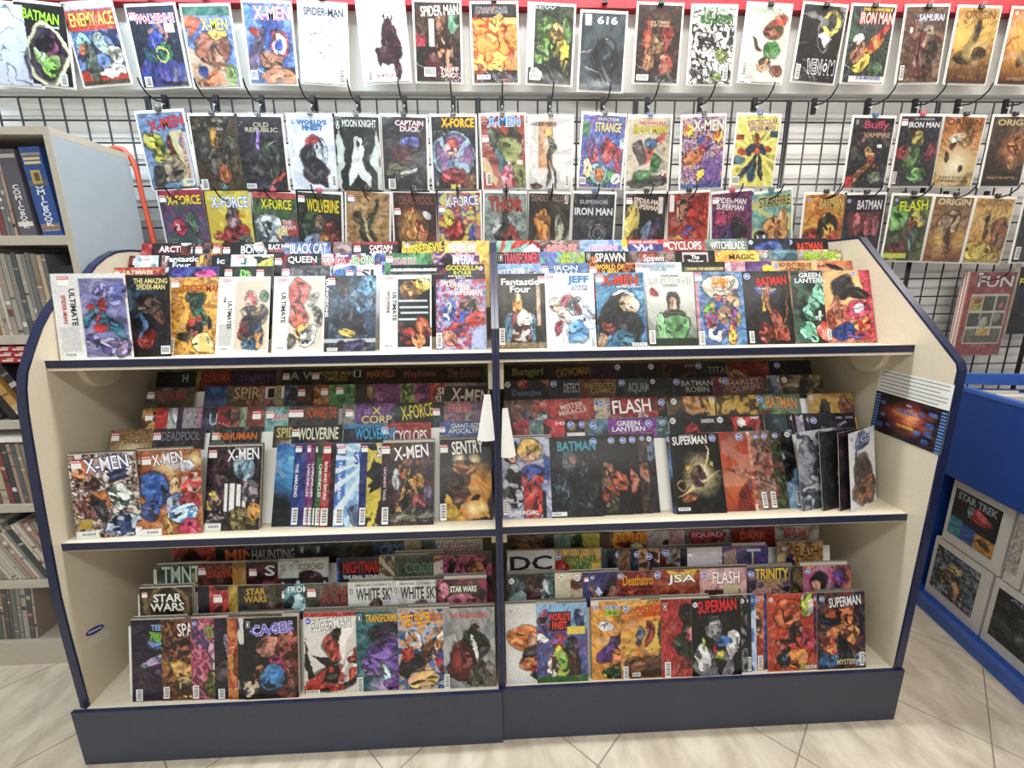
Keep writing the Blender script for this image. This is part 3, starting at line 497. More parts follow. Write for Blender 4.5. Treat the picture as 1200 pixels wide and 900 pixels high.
R1 = [
 ((-24, 0, -6, 98), 'g:d8e4ee,cfd8e4,c8ccd8 e85,70,10,22,20:556 k5:789', '', 'pale blue and white cover cut by the picture edge, first of the uppermost row'),
 ((17, 0, 31, 97), 'm4:0e1422,141c30,0c1018 o50,62,42,36:d8d2b0 e50,62,36,32:2a2440,5a3a58 e42,60,20,14:7fae4a,d8e8d8 e60,76,18,14:8cc04a e62,50,14,12:9a4a78 e46,48,22,9:1c1830', 'BATMAN@50,15,74,13,9fd83a,,6;ENDGAME@72,27,28,3,ddd;#B:82,92,16,15', 'navy cover with scratchy green title above a large oval painting'),
 ((72, 0, 100, 101), 'm5:3f5f9c,6f8ec0,2e3f68 r0,8,100,32:d9402c r0,0,100,7:c8b8b0 e22,46,16,12:9cc8c4 e24,58,14,9:e07848 e60,52,16,15:9fb0ac,c8ccc0 e82,66,16,14:e0dccc,9a9484 r0,82,100,94:c83a24 e30,72,10,24:5a6a5c e70,84,30,6:e8e0d0 r0,94,100,100:5a4a3c', 'ENEMY ACE@52,19,92,17,f8c860,6a2018;#D:12,5,.6', 'war comic with orange block title over blue sky and pale horses'),
 ((146, 0, 169, 103), 'm6:141a38,1c2a58,10142c e50,84,56,22:4a3f88,2f4a9a e58,36,20,14:2a4aa8,c88a6c e44,50,10,18,20:2a52c0 e70,56,14,10:1c7a5a e30,60,18,10:1e5a6a o60,58,14,8:c8d048 r72,22,92,32:e8e8f0', 'WOLVERINE@54,15,84,11,d83a5c,f0f0f8;#B:14,93,15,13;#M:10,8', 'blue and violet cover with magenta title over a heap of dark figures'),
 ((211, 0, 229, 102), 'm5:6a8cc8,8aa0c8,5a78b0 r0,0,100,12:2f7a6a p0,50,60,60,100,100,0,100:c8a888 e56,52,36,20:9a5a44,b8765a e60,66,16,16:b88a6a,7a4a38 e86,84,14,14:8aa040 e40,92,30,9:d07830 e22,78,10,7:2a4a98 p0,10,40,16,10,40:c86a40 e70,36,20,8:e0b040', 'X-MEN@64,22,56,15,e8e040,2040a0', 'tan desert cover with yellow title under green band and shaggy brown head'),
 ((284, 0, 295, 97), 'm5:5a8ac8,7aa0d0,4a6ab0 e50,34,14,20:2a4fa0 e70,50,15,15:c83a44 e70,50,10,10:e8e8f0 e70,50,5,5:3050b0 e20,60,12,30,20:6a5878 e50,72,24,14,15:b07a58 r30,80,100,90:2a2a40 e60,92,40,8:c88040 e14,38,10,6:c83030', 'X-MEN@60,12,78,16,f4f4fa,c03060;#B:8,90,16,12', 'sky blue cover with white title and round red and white disc'),
 ((350, 0, 355, 96), 'm3:eceaea,e4e4e8 o70,28,10,12:b4b4bc o36,46,12,13:b8b8c0 o60,60,16,12:a8a8b0 o30,72,14,12:c0c0c8 o82,72,9,10:b4b4bc e44,32,6,6:d0d0d4 k6:cfd0d6', 'SPIDER-MAN@52,10,86,10,2a3350;THE SUPERIOR@50,3,60,3,889;#B:88,90,14,20', 'white cover of faint pencil sketches under a navy title'),
 ((418, 0, 429, 97), 'm3:e8e6ea,f0eef0,dcdce4 e64,30,12,20:5a1c2c,401420 e66,48,16,22:5a1c2c,401420 e60,66,22,12:4a1824 e72,84,6,16:5a1c2c p48,12,56,24,60,18:5a1c2c p84,6,76,24,70,18:5a1c2c e80,46,4,16:5a1c2c e40,70,5,12:4a1824', 'SPIDER-MAN@42,14,70,12,f4ecec,a89aa0;ONE MORE DAY@46,92,44,5,9c2c3c;#B:12,92,10,14', 'white cover with one dark maroon ragged silhouette'),
 ((485, 0, 489, 95), 'm6:3a2a26,5a3a30,2a2224 e40,70,20,26:6a1c1c,3a1414 e70,60,18,30:c8906c,3a2420 e58,26,14,14:b07a5c e78,40,12,18:3a201c r0,35,22,55:b83848 r30,20,42,55:e0d8d0 e10,30,12,12:6a4a3c e90,20,12,20:5f9a7c', "SPIDER MAN@55,10,84,13,f0e8e0,3a2a20,-4;'NUFF/SAID!@74,88,42,14,e8d8d0,7a1420;#B:30,88,26,12", 'brown cover of an embracing couple with cream and maroon lettering at its foot'),
 ((552, 0, 556, 97), 'm5:e88a20,f0a838,c85c14,f8c860 r0,0,100,18:26262a r0,84,100,100:26262a k4:a8480e e55,20,12,8:f0c050 e55,80,12,8:f0c050', 'STRANGE TALES/OF THE SUPREME@44,8,74,9,8a8a90;#B:22,93,30,6', 'molten orange cover between black bands at head and foot'),
 ((621, 0, 618, 97), 'm5:2a3424,3f5034,1c241c r0,0,12,80:dcdcd4 e44,34,22,18:5f8a34,3a5a28 e66,40,18,18:b8a050,6a5a2c e40,58,24,16:7fae48,34502c e76,66,14,26:c8b830,2a2c24 e50,84,34,14:2a2c30 e84,30,8,16:58803a e20,86,14,8:ddd', '#B:16,91,24,10;NEW@30,3,60,4,9aa', 'green and yellow wrestling figures with white strip down one side'),
 ((683, 4, 678, 105), 'm3:46525a,525e64,3c464e e56,56,28,26:2c363e e56,60,18,22:38424a r8,2,22,16:dfe4e6', '616@58,9,46,10,e8eef0;DOOM@52,92,50,7,8a969c', 'slate grey cover with white number 616 over a shadowed head, largest sleeve'),
 ((749, 0, 743, 96), 'm7:3a2420,4a2c24,281a1a,5a3a2c e22,40,10,24:9a3428,b87848 e70,42,10,18:9a3428,5a2420 e48,46,18,14:9a7a54,6a4a38 e30,70,12,16:a87a50,7a3a2c e72,74,16,16:a8503c,c8a078 r0,88,100,100:241818', 'IN TIMES/OF WAR@52,24,44,8,b89a7c;#B:18,94,28,8', 'dark brown group portrait cover in red and bronze tones'),
 ((813, 0, 806, 98), 'm7:e8e6e0,d8d6d0,2a2a2a,f0eeea e40,40,16,14:2a2a2a,d8d8d4 e78,62,18,9:9ab060 e20,88,18,10:222,eee e66,92,16,8:8aa840,222 e90,36,9,14:3a3a3a,ddd k7', 'GREEN LANTERN@56,16,76,11,3a7a34,182818;THE GREEN@50,5,60,4,6aa05a;#B:86,86,11,20', 'black and white ink cover with green panel title'),
 ((878, 0, 866, 95), 'm3:d8d4c8,dedace,ccc8bc e62,30,20,14,30:9a4a2c,3a5a30 e70,56,20,10:3f8a3c e56,76,14,12,40:c89a70,3a5a40 e86,82,14,8:8a5030 e30,50,18,2,40:5a4a3c e76,14,14,10:c8502c', 'Vertigo@48,8,70,10,8ab070,dde;#B:8,84,11,20;#M:20,94', 'cream cover with leaping green archer-like figure and pale green script'),
 ((944, 0, 928, 94), 'm3:161616,1c1c1c,121212 e74,22,24,18:e0d24a,c8b838 e74,20,12,12:222 p40,40,60,34,78,44,62,52:e8e8e4 k3:888', 'VENOM@62,80,66,19,161616,f0f0ee;#B:9,88,11,20', 'black cover with white jagged title at foot and yellow flame shape'),
 ((1001, 0, 986, 96), 'm5:2a3a34,1c2c30,3a4a44 r0,26,22,46:3f7a58 s60,45,26:4a5a54 e62,54,14,22,35:d8902c,c8482c e46,76,22,7,-35:d8c440 e24,60,20,14:c88a64,4a3a3c e20,42,14,6:e8e8e4 r14,92,100,100:e0e0dc e80,30,7,14,20:c83a2c e80,80,16,9:5a7a50', 'IRON MAN@60,15,78,15,d8ccc4,c83028;THE INVINCIBLE@60,4,70,4,e8c838;SUB-MARINER@62,94,60,5,2a3a98', 'action cover with white and red title and gold-red flying figure over green'),
 ((1064, 0, 1050, 97), 'm6:6a4a3a,7a5a44,54382e,8a6a54 e46,62,14,30:7a2c28,a89080 e72,62,12,30:2c2a28,6a4a3a e62,28,14,9:9a8a78 r14,26,26,34:ddd8d0 e30,30,10,12:8a5a48', 'SAMURAI@62,14,60,9,d8dce0,3a4a7a;#B:9,87,10,20', 'dull brown group cover with pale arched title and price label'),
 ((1126, 0, 1107, 97), 'g:d09a3c,d8b050,a87a3c,5a3028 e44,42,9,24,8:2e261e e34,64,22,10:3a2a1e h60,56,30,16:e8d078 e66,58,12,8:5a4426 h20,40,30,24:f0c860', 'ORIGIN@54,9,74,11,6a4a20;THE HILL@50,92,50,5,8a6a38', 'sepia gold cover with lone dark tree-like shape above a brown foot'),
 ((1190, 0, 1168, 98), 'g:c07a30,d8a048,c89040,5a3428 e44,66,12,14,20:3a2a20 h50,40,50,40:e8b858', '#W:10,6,.6;AMBIENT@48,93,60,5,a88a60', 'amber cover cut by the picture edge, last of the uppermost row'),
]
for i, (p, a, t, l) in enumerate(R1):
    o = wall_comic(p, -.0165, a, t, l, 'bagged comics of the uppermost wall row')
    o.location.y = -.0165; P_ = o.matrix_basis @ Vector((0, -.004, .262)); 
    if i in (2, 3, 4, 6, 9, 11, 12, 14, 15, 16, 17, 18): clip(P_[0], -.022, 2.44, 'black', 'small black clip on the red rail above the ' + l.split(' cover')[0].split(' with ')[0][:60])
R2 = [
 ((160, 135, 180, 221), 'm5:7a98c0,8aa8c8,6a88a8 e28,38,22,12,30:d0c838,8a9a30 e40,56,26,10,20:c8c040,3a5a30 p62,24,86,22,92,100,70,100:d8d0a0 e62,44,8,14:7a2c24 e50,78,24,16:8a7a68,c8b898 e20,84,16,16:4a4438 r88,26,99,96:c8ccd0', 'X-MEN@60,14,78,14,c8402c,2a3a80,-8;DAYS OF ULTRON@88,58,9,60,c06050,,90;#B:86,94,20,8', 'blue cover with red slanted title and yellow blobby arms, first in its row', 'p'),
 ((222, 137, 236, 223), 'm5:4a4030,5a4c38,38301f,6a5a40 e50,13,32,8:8a8478,3a3830 e46,30,9,14:c89a28 e20,40,22,18:4a4a44 e80,40,20,16:54503c e50,62,24,22:6a6458,3a3428 e60,78,14,12:b86a34 r0,92,20,100:ddd', '#B:12,92,15,14;BLACK LABEL@50,13,50,5,2a2a28', 'brown winged cover with pale oval badge at its head', 'p'),
 ((276, 136, 287, 223), 'm6:2c2a38,3a3848,22222c,48445a e40,40,4,26:b08ae0 e30,60,24,20:4a4a50,2c2c34 e70,56,20,26:4f5a4c,34343c e80,82,24,3,-40:c84a40 r0,0,100,9:3a3040', 'OLD/REPUBLIC@54,14,72,13,b8b09a;#B:18,94,22,7', 'dark violet cover with pale upright light and thin red blade', 'p'),
 ((337, 136, 346, 222), 'm3:dce2ea,e6eaf0,d0d8e4 e40,52,24,20,15:3c3c4c,2a2838 e66,52,18,20:a8bccc,d8dce0 e44,34,16,7:c03434 e50,74,30,14:4a4850,2c2a34 e66,86,16,5,40:3a343c', "WORLD'S/FINEST@52,12,66,14,3a86c8,1c3a70;#D:10,8,.7;#B:91,88,9,16", 'white cover of two grey cloaked figures beneath a blue title', 'p'),
 ((391, 136, 397, 222), 'm4:1c2c24,243830,16201c p0,34,12,20,16,60,8,100,0,100:c8d4cc p100,34,88,20,84,60,92,100,100,100:c8d4cc p26,98,38,44,50,24,62,44,76,98,52,76:e0e6e2 e50,36,9,11:eef0ee e50,38,4,6:1a201c o54,58,6,4:333', 'MOON KNIGHT@56,9,76,10,d8dcd8;#I:8,9,.9;O@8,14,8,6,eee', 'dark green cover with hooded white shape and curved white stripes', 'p'),
 ((447, 136, 451, 222), 'm6:3a3a44,4a4850,2c2c34,54484c e60,38,18,12:6a74c8 e50,52,30,12:6a2c2c,3c2a30 e72,70,16,20:3a3438 e30,74,22,10,20:7a7c5a e60,72,26,2,-20:c8c8d0 r0,80,100,100:34343c', 'CAPTAIN/DUCK@62,12,64,15,eceaf0,a03840;#B:18,92,16,14', 'dark grey cover with blue cap shape and dim red jagged skyline', 'p'),
 ((505, 134, 509, 222), 'm4:3a4048,2c3238 e50,52,46,35:8cb0c4 e50,52,40,30:8a5a98,9a6aa8 p14,30,22,26,86,76,78,82:a0c0d0 p84,28,90,34,34,82,20,86:a0c0d0 e50,42,14,16,20:b84a40,d8ccc8 e44,60,12,7:3a78a8 e50,82,28,12:c8384c,8a2c34 r40,93,62,99:d8c840 e88,90,16,10:8a5a34', 'X-FORCE@60,8,74,12,f0cc28,b86a20;#I:9,92,.7', 'purple wheel-shaped emblem cover with yellow title', 'p'),
 ((563, 134, 567, 221), 'm4:b04a3c,c05a48,983c34 e34,36,24,16:5a6a54,3c4a3c e74,30,16,14:5a4a34,34302c e58,52,30,22:9aa060,7a8248 e40,66,9,22,-20:2a7a80 p6,58,34,90,20,98,0,70:d8c090 e54,86,12,22,10:c85a7a,e8c8d0 e84,82,14,20:8a9050 r80,62,94,67:e8dcd0', 'X-MEN@52,8,74,13,3a8cd0,e0e8f0;#B:13,87,12,17;#M:9,27', 'red cover of tangled green swamp shapes under a blue title', 'p'),
 ((620, 135, 620, 222), 'm3:dcdad6,e6e4e0,d0cecc r22,6,56,70:c88a5c h40,40,26,50:e8c8a0 e48,20,5,8:d8c070 e48,42,9,16:6a7460 e44,74,4,22,8:4a4a40 e58,74,4,22,-8:4a4a40 e60,40,3,10,-30:e0dcd4 e34,36,3,10,40:e0dcd4 e18,94,13,5:6a4a30', 'SPIDER-VERSE@34,9,60,5,3a3430;#B:90,88,8,18', 'white cover of a slim green dancer on an orange wash', 'p'),
 ((684, 131, 678, 218), 'm6:6a5aa0,4f7ac8,8a6ab8 e30,52,14,14:c83a40,3a68b8 e64,46,12,16:c8402c,b82c3c e84,58,9,24:b83a5c e44,84,34,12:4a9a5a e42,80,20,14:9acad8 e44,82,12,9:c8843c e16,76,10,12:e8d8b0 e86,88,14,5:e8e4dc r2,8,16,30:4a8a58 e90,34,8,8:c8e0f0', 'STRANGE@60,16,62,13,e8dc8a,3a3c78;DOCTOR@60,5,50,4,e0d8a0;#B:9,92,14,10', 'crowded purple and green cover with cream title and glass dome shape', 'p'),
 ((737, 135, 733, 221), 'm3:ccc2ac,d4cab4,c0b6a0 e54,48,9,24,40:c83a34,d8b040 e66,66,12,14:4a8a4c,3a7a44 e30,50,14,16:5a4a44 e60,38,14,8:5a84b0 e86,86,10,12:b83c34,ddd e50,92,46,8:5a5c58 e40,82,18,7:4a8a4c e86,30,5,12,20:c83a34', 'IRON MAN@52,17,78,11,d8cc28,222;THE INVINCIBLE@56,8,62,4,c83a40', 'beige cover with streaking red-gold flyer over green crawling figure', 'p'),
 ((800, 139, 797, 221), 'm11:b890a8,c85a5c,5a6ab8,d8c8c8,8a5a98,e0a860 e50,36,16,12:c04a60,4a64b8 e30,56,24,10,-20:d8803c e48,84,10,14:e8d848 p50,60,98,52,98,100,44,100:8a6ab0 r0,94,100,100:3a6cb8 e12,16,11,8:e8d020 e84,26,13,9:e8c020 k9', 'X-MEN@62,12,72,15,e8e0c8,8a7a90;BIG@12,16,10,6,c82020;NEW@84,26,14,7,c82020', 'busiest multicoloured cover, orange violet and white with two yellow bursts', 'p'),
 ((866, 132, 856, 218), 'm4:d8d048,e0dc60,c8c034 s50,50,18:e8e490 e50,46,15,10:d86a34 e34,48,9,10,30:3a4a6a e66,48,9,10,-30:3a4a6a e34,72,6,18,30:343e5c e66,72,6,18,-30:343e5c e50,30,6,6:b8482c e16,50,10,4:c85a34 e84,48,10,4:c85a34 e48,80,9,13:3f6a88 e10,62,9,6:5a7a90 r0,26,20,34:c85a40 r80,20,100,30:3a6a80', 'SPECTACULAR/SPIDER-MAN@60,13,74,16,7a3f8c,e8dc70,-6;#B:10,92,18,12', 'bright yellow cover with purple title and spread-legged leaping shape', 'p'),
 ((1001, 138, 988, 220), 'm6:34363c,44464c,282a30,54585c e50,48,10,12:c8a86c e52,60,9,10:a8403c e36,78,7,18,35:b8805c e70,72,14,10:6a4a3c e66,86,10,14:222 e30,30,14,7:6a4a50 r1,84,16,100:d03a44 e76,86,20,9:7a8470 r66,37,78,42:f0f0f0', 'Buffy@58,11,60,14,c04a68,3a1c28;VAMPIRE@62,24,66,7,b89a78;#I:9,6,.8', 'charcoal cover with curly pink script and small red corner panel', 'p'),
 ((1057, 136, 1043, 218), 'm6:383a44,4a4a54,2c2c38,5a4a4c e46,36,12,14:b8a85a,6a6a3c e40,62,20,20:6f9a50,4a6a4c e64,82,26,12:8ac070,5f8a5c e14,52,14,10:a8404c e84,50,12,12:9a4a54 e80,30,8,14:3c4a58', 'IRON MAN@58,12,76,8,e8e8ec;SUPERIOR@58,4,50,3,bbb;#B:6,88,9,18;#M:9,5', 'dark cover with small white title over glowing green armour heap', 'p'),
 ((1108, 136, 1091, 218), 'g:c87a3c,d89a58,d8c088,c8a868 h50,70,46,30:f4ecd0 e60,30,18,16,20:b8945c,8a5a38 e36,30,14,8:e8dcc0 e22,56,5,7:4a3a20 e66,76,8,4:4a3a20 e36,44,4,6:5a4a28', 'ORIGIN@50,7,88,9,4a3c24;PART II OF VI@50,87,70,4,6a5a38;THE INNER CHILD@50,92,80,4,5a4a30', 'amber and cream cover of crouching pale figure scattered with birds', 'p'),
 ((1165, 138, 1148, 218), 'g:6a5a50,5a4840,4a3630,32262a h70,46,44,34:d88a48 e74,42,18,14:c88a4c,6a3424 e64,66,12,8:c8904c e60,90,40,8:2c2428', 'ORIGIN@56,8,90,9,d8c090;PART III OF VI@48,88,70,4,b8905c', 'dark umber cover with fiery face emerging from smoke', 'p'),
]
for i, (p, a, t, l, _) in enumerate(R2):
    o = wall_comic(p, -.05, a, t, l, 'bagged comics of the second wall row')
    tp = o.matrix_basis @ Vector((0, -.001, .262)); clip(tp[0], -.052, tp[2]-.006, ('black', 'black', 'black', 'black', 'black', 'black', 'black', 'black', 'black', 'black', 'bclip', 'black', 'bclip', 'bclip', 'pink', 'black', 'black')[i], ('black', 'blue', 'red')[(0, 0, 0, 0, 0, 0, 0, 0, 0, 0, 1, 0, 1, 1, 2, 0, 0)[i]] + ' clip at the head of the ' + ' '.join(l.split(',')[0].split()[:9]))
    hook(tp[0], 2.128, 'black hook over the ' + ' '.join(l.split(',')[0].split()[:10]))
hook(at(955, 118, -.01)[0], 2.128, 'empty black hook on the bare strip of grid, top wire')
R3 = [
 ((187, 237, 201, 305), 'm6:8a5a7c,5a5a80,7a4a6c,4a6a68 r0,0,100,12:b83458 e32,52,16,14:c03050 e70,46,14,18:6a8a6c,4a5a58 e80,84,16,14:6a9a8a e20,86,20,12:a86a90', 'X-FORCE@56,14,76,13,e8dc38,8a4a20;2@32,52,10,9,ddd;#M:9,8', 'magenta and violet cover with yellow title and red round seal, third row start', 't'),
 ((241, 236, 252, 305), 'm3:e0cc38,e8d84a,d4bc28 e60,42,16,22:a88a90,6a5a5c e44,66,20,16,-20:b8383c,8a2c34 e76,58,18,12:b03840 e80,78,18,14:6a6a60,8a8a78 e14,62,9,8:c85a30', 'X-FORCE@54,16,84,16,e8ecf4,3a70b8;DEADLY@76,36,24,5,c04030', 'yellow cover with white and blue title and tumbling red figure', 't'),
 ((296, 236, 302, 305), 'm5:4a7a48,5a6a60,3c5a44 r0,0,100,8:c85a58 r56,40,100,70:c04a4c e30,50,26,16:d8dce0,9aaeb8 e64,60,14,10:d8c890 e30,72,20,14:8aa0ac,c8ccd0 r60,62,100,100:6a6a8c', 'X-FORCE@54,17,70,14,e8dc30,3a5a28;THE/DREAM@76,46,38,14,e8d8d0', 'green and coral cover with white ghostly figure', 't'),
 ((349, 236, 352, 305), 'm6:2a3430,3a443c,1c2420 e34,48,30,24,-20:4a6a50,2c3c30 e56,46,20,18:8a6a4c,4a4a64 e80,66,20,24:a84a3c,5a2c28 e28,70,20,12,-30:8a9ab0 e60,74,16,12:b8803c', 'WOLVERINE@58,18,74,19,e8d020,1c1c14;#M:9,6', 'green-black cover with tall bright yellow title', 't'),
 ((406, 230, 407, 303), 'm5:a88248,b8905a,987440,c8a46c e52,66,18,24,-30:34402c,5a6a40 e60,36,8,28,20:3a4a34 e30,40,16,8,40:6a5a34 e52,60,4,34,-20:c8b07c', 'X@92,8,10,8,3a2a1c;#M:11,7', 'ochre cover with dark green twisting shape and no visible title', 't'),
 ((461, 236, 464, 305), 'm7:4a2420,5c2c24,3a1c1c,7a3c28 h44,50,40,34:f0b850 e44,46,14,24:e0a848,c8702c e66,60,14,18:c07838,8a4028 e80,30,7,5,-40:ddd', 'DEADPOOL@54,11,80,12,7a5048;#M:9,24', 'dark russet cover with glowing golden burning figure', 't'),
 ((513, 235, 516, 305), 'm6:d8c840,c8503c,4a68b0,d8cc50 e40,56,20,20,20:c8342c,8a2838 e84,62,9,12:3a68b8 e66,84,30,9:c83a30 e40,84,16,10:3a60b0 e24,34,12,14:e0d040', 'X-FORCE@56,13,80,14,e8ecf0,6a58a8,-5;GUEST@82,42,24,5,b83430;#M:9,20', 'yellow red and blue brawl cover with white title', 't'),
 ((568, 236, 568, 305), 'm4:8a9a94,9caaa4,74847e e44,56,14,24:4a4a4c,2a2c30 e50,30,8,6:3a3a3c e66,66,14,18:9a3c34 e28,46,10,12:c8d0cc', 'THOR@50,16,80,20,a84438,6a2a24', 'grey-green misty cover with broad rusty red title', 't'),
 ((620, 235, 618, 305), 'm5:3a3630,4a463e,2c2a28 e34,48,14,26:d8983c,b86c24 e70,54,10,24:b8bca4,8a8c7c p0,100,20,60,30,100:8a8468 p70,100,94,56,100,100:a8a488 e60,90,20,8:7a765c', 'DEADLY FALLOUT@52,7,92,9,8a6a68;#B:90,8,8,12', 'dark cover with one orange and one ghostly white standing figure', 't'),
 ((672, 235, 669, 305), 'm5:3c4048,4a4e58,2c3038 o62,60,20,14:8a8e96 o62,60,12,8:9a9ea8 e30,78,16,10:7a8694 e48,86,14,9:8a98a8 e46,44,10,6:6a6e78', 'IRON MAN@50,26,92,11,e0e4ea;SUPERIOR@50,12,70,6,a8acb4', 'steel grey cover of metal rings with white thin title', 't'),
 ((733, 235, 730, 305), 'm5:3a302c,2a2624,4a3a30 e14,44,16,34,8:d0bc58 e54,60,14,20:7a8aa8,5a6a98 e80,62,12,24:34427a,6a4a3a e30,72,10,18,-10:5a3a34 r80,6,92,30:e0dcd4', 'SPIDER-MAN/SUPERMAN@54,16,70,16,e8dcd0,6a4a30,8;#M:9,7', 'dark cover with sweeping yellow cape and cream slanted title', 't'),
 ((783, 235, 781, 305), 'm6:b8382c,8a2c28,c84a38 e28,24,16,16:c8906c,2a2224 e60,22,16,16:c8302c e84,30,12,14:c83a30 e50,60,20,10:3a5aa8,b83430 e22,72,16,10:d8b040 e26,84,20,12:c84034 r4,2,14,26:e8e4e0', 'SPIDER-MAN/SUPERMAN@70,84,56,11,d8d0cc,6a2c28', 'red cover of several close-set heads with white label', 't'),
 ((834, 235, 834, 305), 'm5:7a3a7c,8a3a5c,5a4a98,a04058 e66,58,20,20:34303c,4a4450 e70,76,24,9:3a3a4c,c04038 e30,30,20,20,40:b84a74 e20,74,18,20,40:5a4a90', 'SPIDER-MAN/SUPERMAN@46,17,76,18,ece8ec,5a3a58,8;#M:9,6', 'purple and crimson streaked cover with dark crouched rider', 't'),
 ((880, 234, 881, 305), 'm4:6aa8a8,8abcae,c8c880 e50,52,16,18:d89a58,c86a38 e70,70,26,22:d8904c,e0b070 e26,72,14,12:26282c,ddd e80,40,14,16:e0a860', 'STARFIRE@58,14,78,15,3a2c28,d8c860;#D:9,9,.7', 'turquoise and apricot cover with dark title, beside bright yellow one', 't'),
 ((944, 232, 936, 305), 'm4:e0a828,d8902c,c87824 e24,72,26,20:a8302c,6a1c1c e50,52,10,14:2a2420 e70,50,14,24,-20:3a2c20,e0b030 e60,84,12,8:e8d020 e80,80,16,20:b85028', 'BATMAN@66,14,60,16,d8c070,5a4a28;#D:10,8,.7', 'amber and yellow cover with dark red slumped figure', 't'),
 ((991, 234, 981, 305), 'm5:2a2430,3a2c38,221c28 r10,26,92,62:7a3a44 e30,44,9,16:c86a74 e60,44,9,16:c05a68 e80,46,9,14:b8586a e46,70,10,16:1a1820 p0,60,12,40,20,100,0,100:3a3a44', 'BATMAN@62,15,62,14,e0dce4,3a2a38;#D:9,9,.7', 'black cover with a band of pink striped faces', 't'),
 ((1046, 236, 1033, 305), 'm5:5a6a3c,3c4a30,7a8448 e22,34,22,20:5fa848,7fc060 e66,36,16,14:c8b850 e50,56,18,20,30:8a4a34,4a6a58 e70,66,14,20:5a7a6c,4a4a48 r0,88,60,96:c8d030 e30,80,24,8:7a3c38', 'FLASH@56,15,72,16,d0dc28,3a4a20,-5;#D:9,7,.6', 'olive cover with lime slanted title and swirling green cloud', 't'),
 ((1096, 234, 1080, 306), 'g:8a6a44,9a7448,a87c3c,8a5028 e50,38,30,20:8a6a50,c8b890 e56,66,8,20:5a3424 e50,78,22,6,-10:7a3c28 h30,70,20,30:e0b860 h84,66,18,24:e0b050', 'ORIGIN@50,7,86,10,d8c8a0', 'brown cover of knotted branches and red-brown hanging limbs', 't'),
 ((1145, 234, 1127, 307), 'g:d8a858,d8b468,c8903c,b8a040 e78,54,24,26:8a5a2c,a87038 e40,38,6,14:5a3c28 e36,30,6,5:2c2018 e30,80,34,14:d0b848 e80,90,16,7:c8a850 e36,54,4,9:6a4428', 'ORIGIN@50,7,86,10,8a6a44', 'golden cover of a small figure perched beside a big brown rock', 't'),
 ((1200, 240, 1184, 307), 'm4:2c2c30,3a3a40 e60,60,30,20:4a3a34', '#B:12,86,14,20', 'near-black cover half out of frame beside the golden rock one', 't'),
]
for i, (p, a, t, l, _) in enumerate(R3):
    o = wall_comic(p, -.05, a, t, l, 'bagged comics of the third wall row')
    tp = o.matrix_basis @ Vector((0, -.001, .262)); c = ('teal', 'teal', 'pink', 'pink', 'black', 'black', 'black', 'black', 'black', 'bclip', 'black', 'black', 'pink', 'teal', 'black', 'black', 'black', 'black', 'black', 'black')[i]
    nm = {'teal': 'teal', 'pink': 'red', 'black': 'black', 'bclip': 'blue'}[c]; clip(tp[0], -.052, tp[2]-.006, c, nm + ' clip at the head of the ' + ' '.join(l.split(',')[0].split()[:9])); hook(tp[0], 2.134-3*P-.118 + (.0 if i < 14 else 0) - 0*P, 'black hook over the ' + ' '.join(l.split(',')[0].split()[:10]))
hook(at(964, 217, -.01)[0], 2.134-3*P-.118, 'empty black hook on the bare strip of grid, fourth wire down')
# big books on the lower grid
e = comic((0, 0, 0), (0, 0, 0), 'm3:a02c30,ac3438,942428 r12,26,94,86:c8c8b0 r14,28,38,45:b8a850 r41,28,66,45:3c4440 r69,28,92,45:4a5250 r14,48,38,64:343c48 r41,48,66,64:4a5450 r69,48,92,64:3f4a48 r14,67,38,84:7a7c68 r41,67,66,75:c8a838 r69,67,92,84:6a6a5c e26,36,8,4:b83830 e80,36,5,6:b04038 e54,56,8,6:9aa088 e80,56,8,6:8a927c r14,76,92,85:5a5a4c', 'FUN@57,11,76,13,c8ccc4,6a1c20;#B:22,7,9,12', 'thick red book with FUN title and a grid of small comic panels', None, w=.205, h=.355, t=.034, res=(56, 80), name='hardback_book')
a_ = at(1119, 417, -.06); e.location = (a_[0]+.102, -.02, a_[2]); e['category'] = 'book'
for k in range(5): MB().box(-.103, -.1026, -.033+.0062*k, -.0300+.0062*k, .002, .353).obj('page_edge', ('red', 'paper', 'red', 'board', 'red')[k], e)
MB().box(-.106, .106, -.0375, -.037, -.006, .362).obj('plastic_sleeve', 'sleeve', e)
e = comic((0, 0, 0), (0, 0, 0), 'm4:161c28,1c2432,0e121c r0,30,100,44:2c3850 e50,70,26,20:3a3c40 r0,0,100,4:dde', 'FORGIVEN@50,25,92,10,d8cc60;THE@50,12,30,6,b8b070', 'dark navy book with cream title beyond the red FUN book', None, w=.2, h=.3, t=.02, res=(40, 60), name='hardback_book')
a_ = at(1181, 392, -.05); e.location = (a_[0]+.10, -.02, a_[2]); e['category'] = 'book'
for X_, z_ in ((at(1150, 305, -.01)[0], 1.46), (at(1190, 318, -.01)[0], 1.44)): hook(X_, z_+.0, 'black hook behind the ' + ('red FUN book' if z_ > 1.45 else 'dark navy book'))
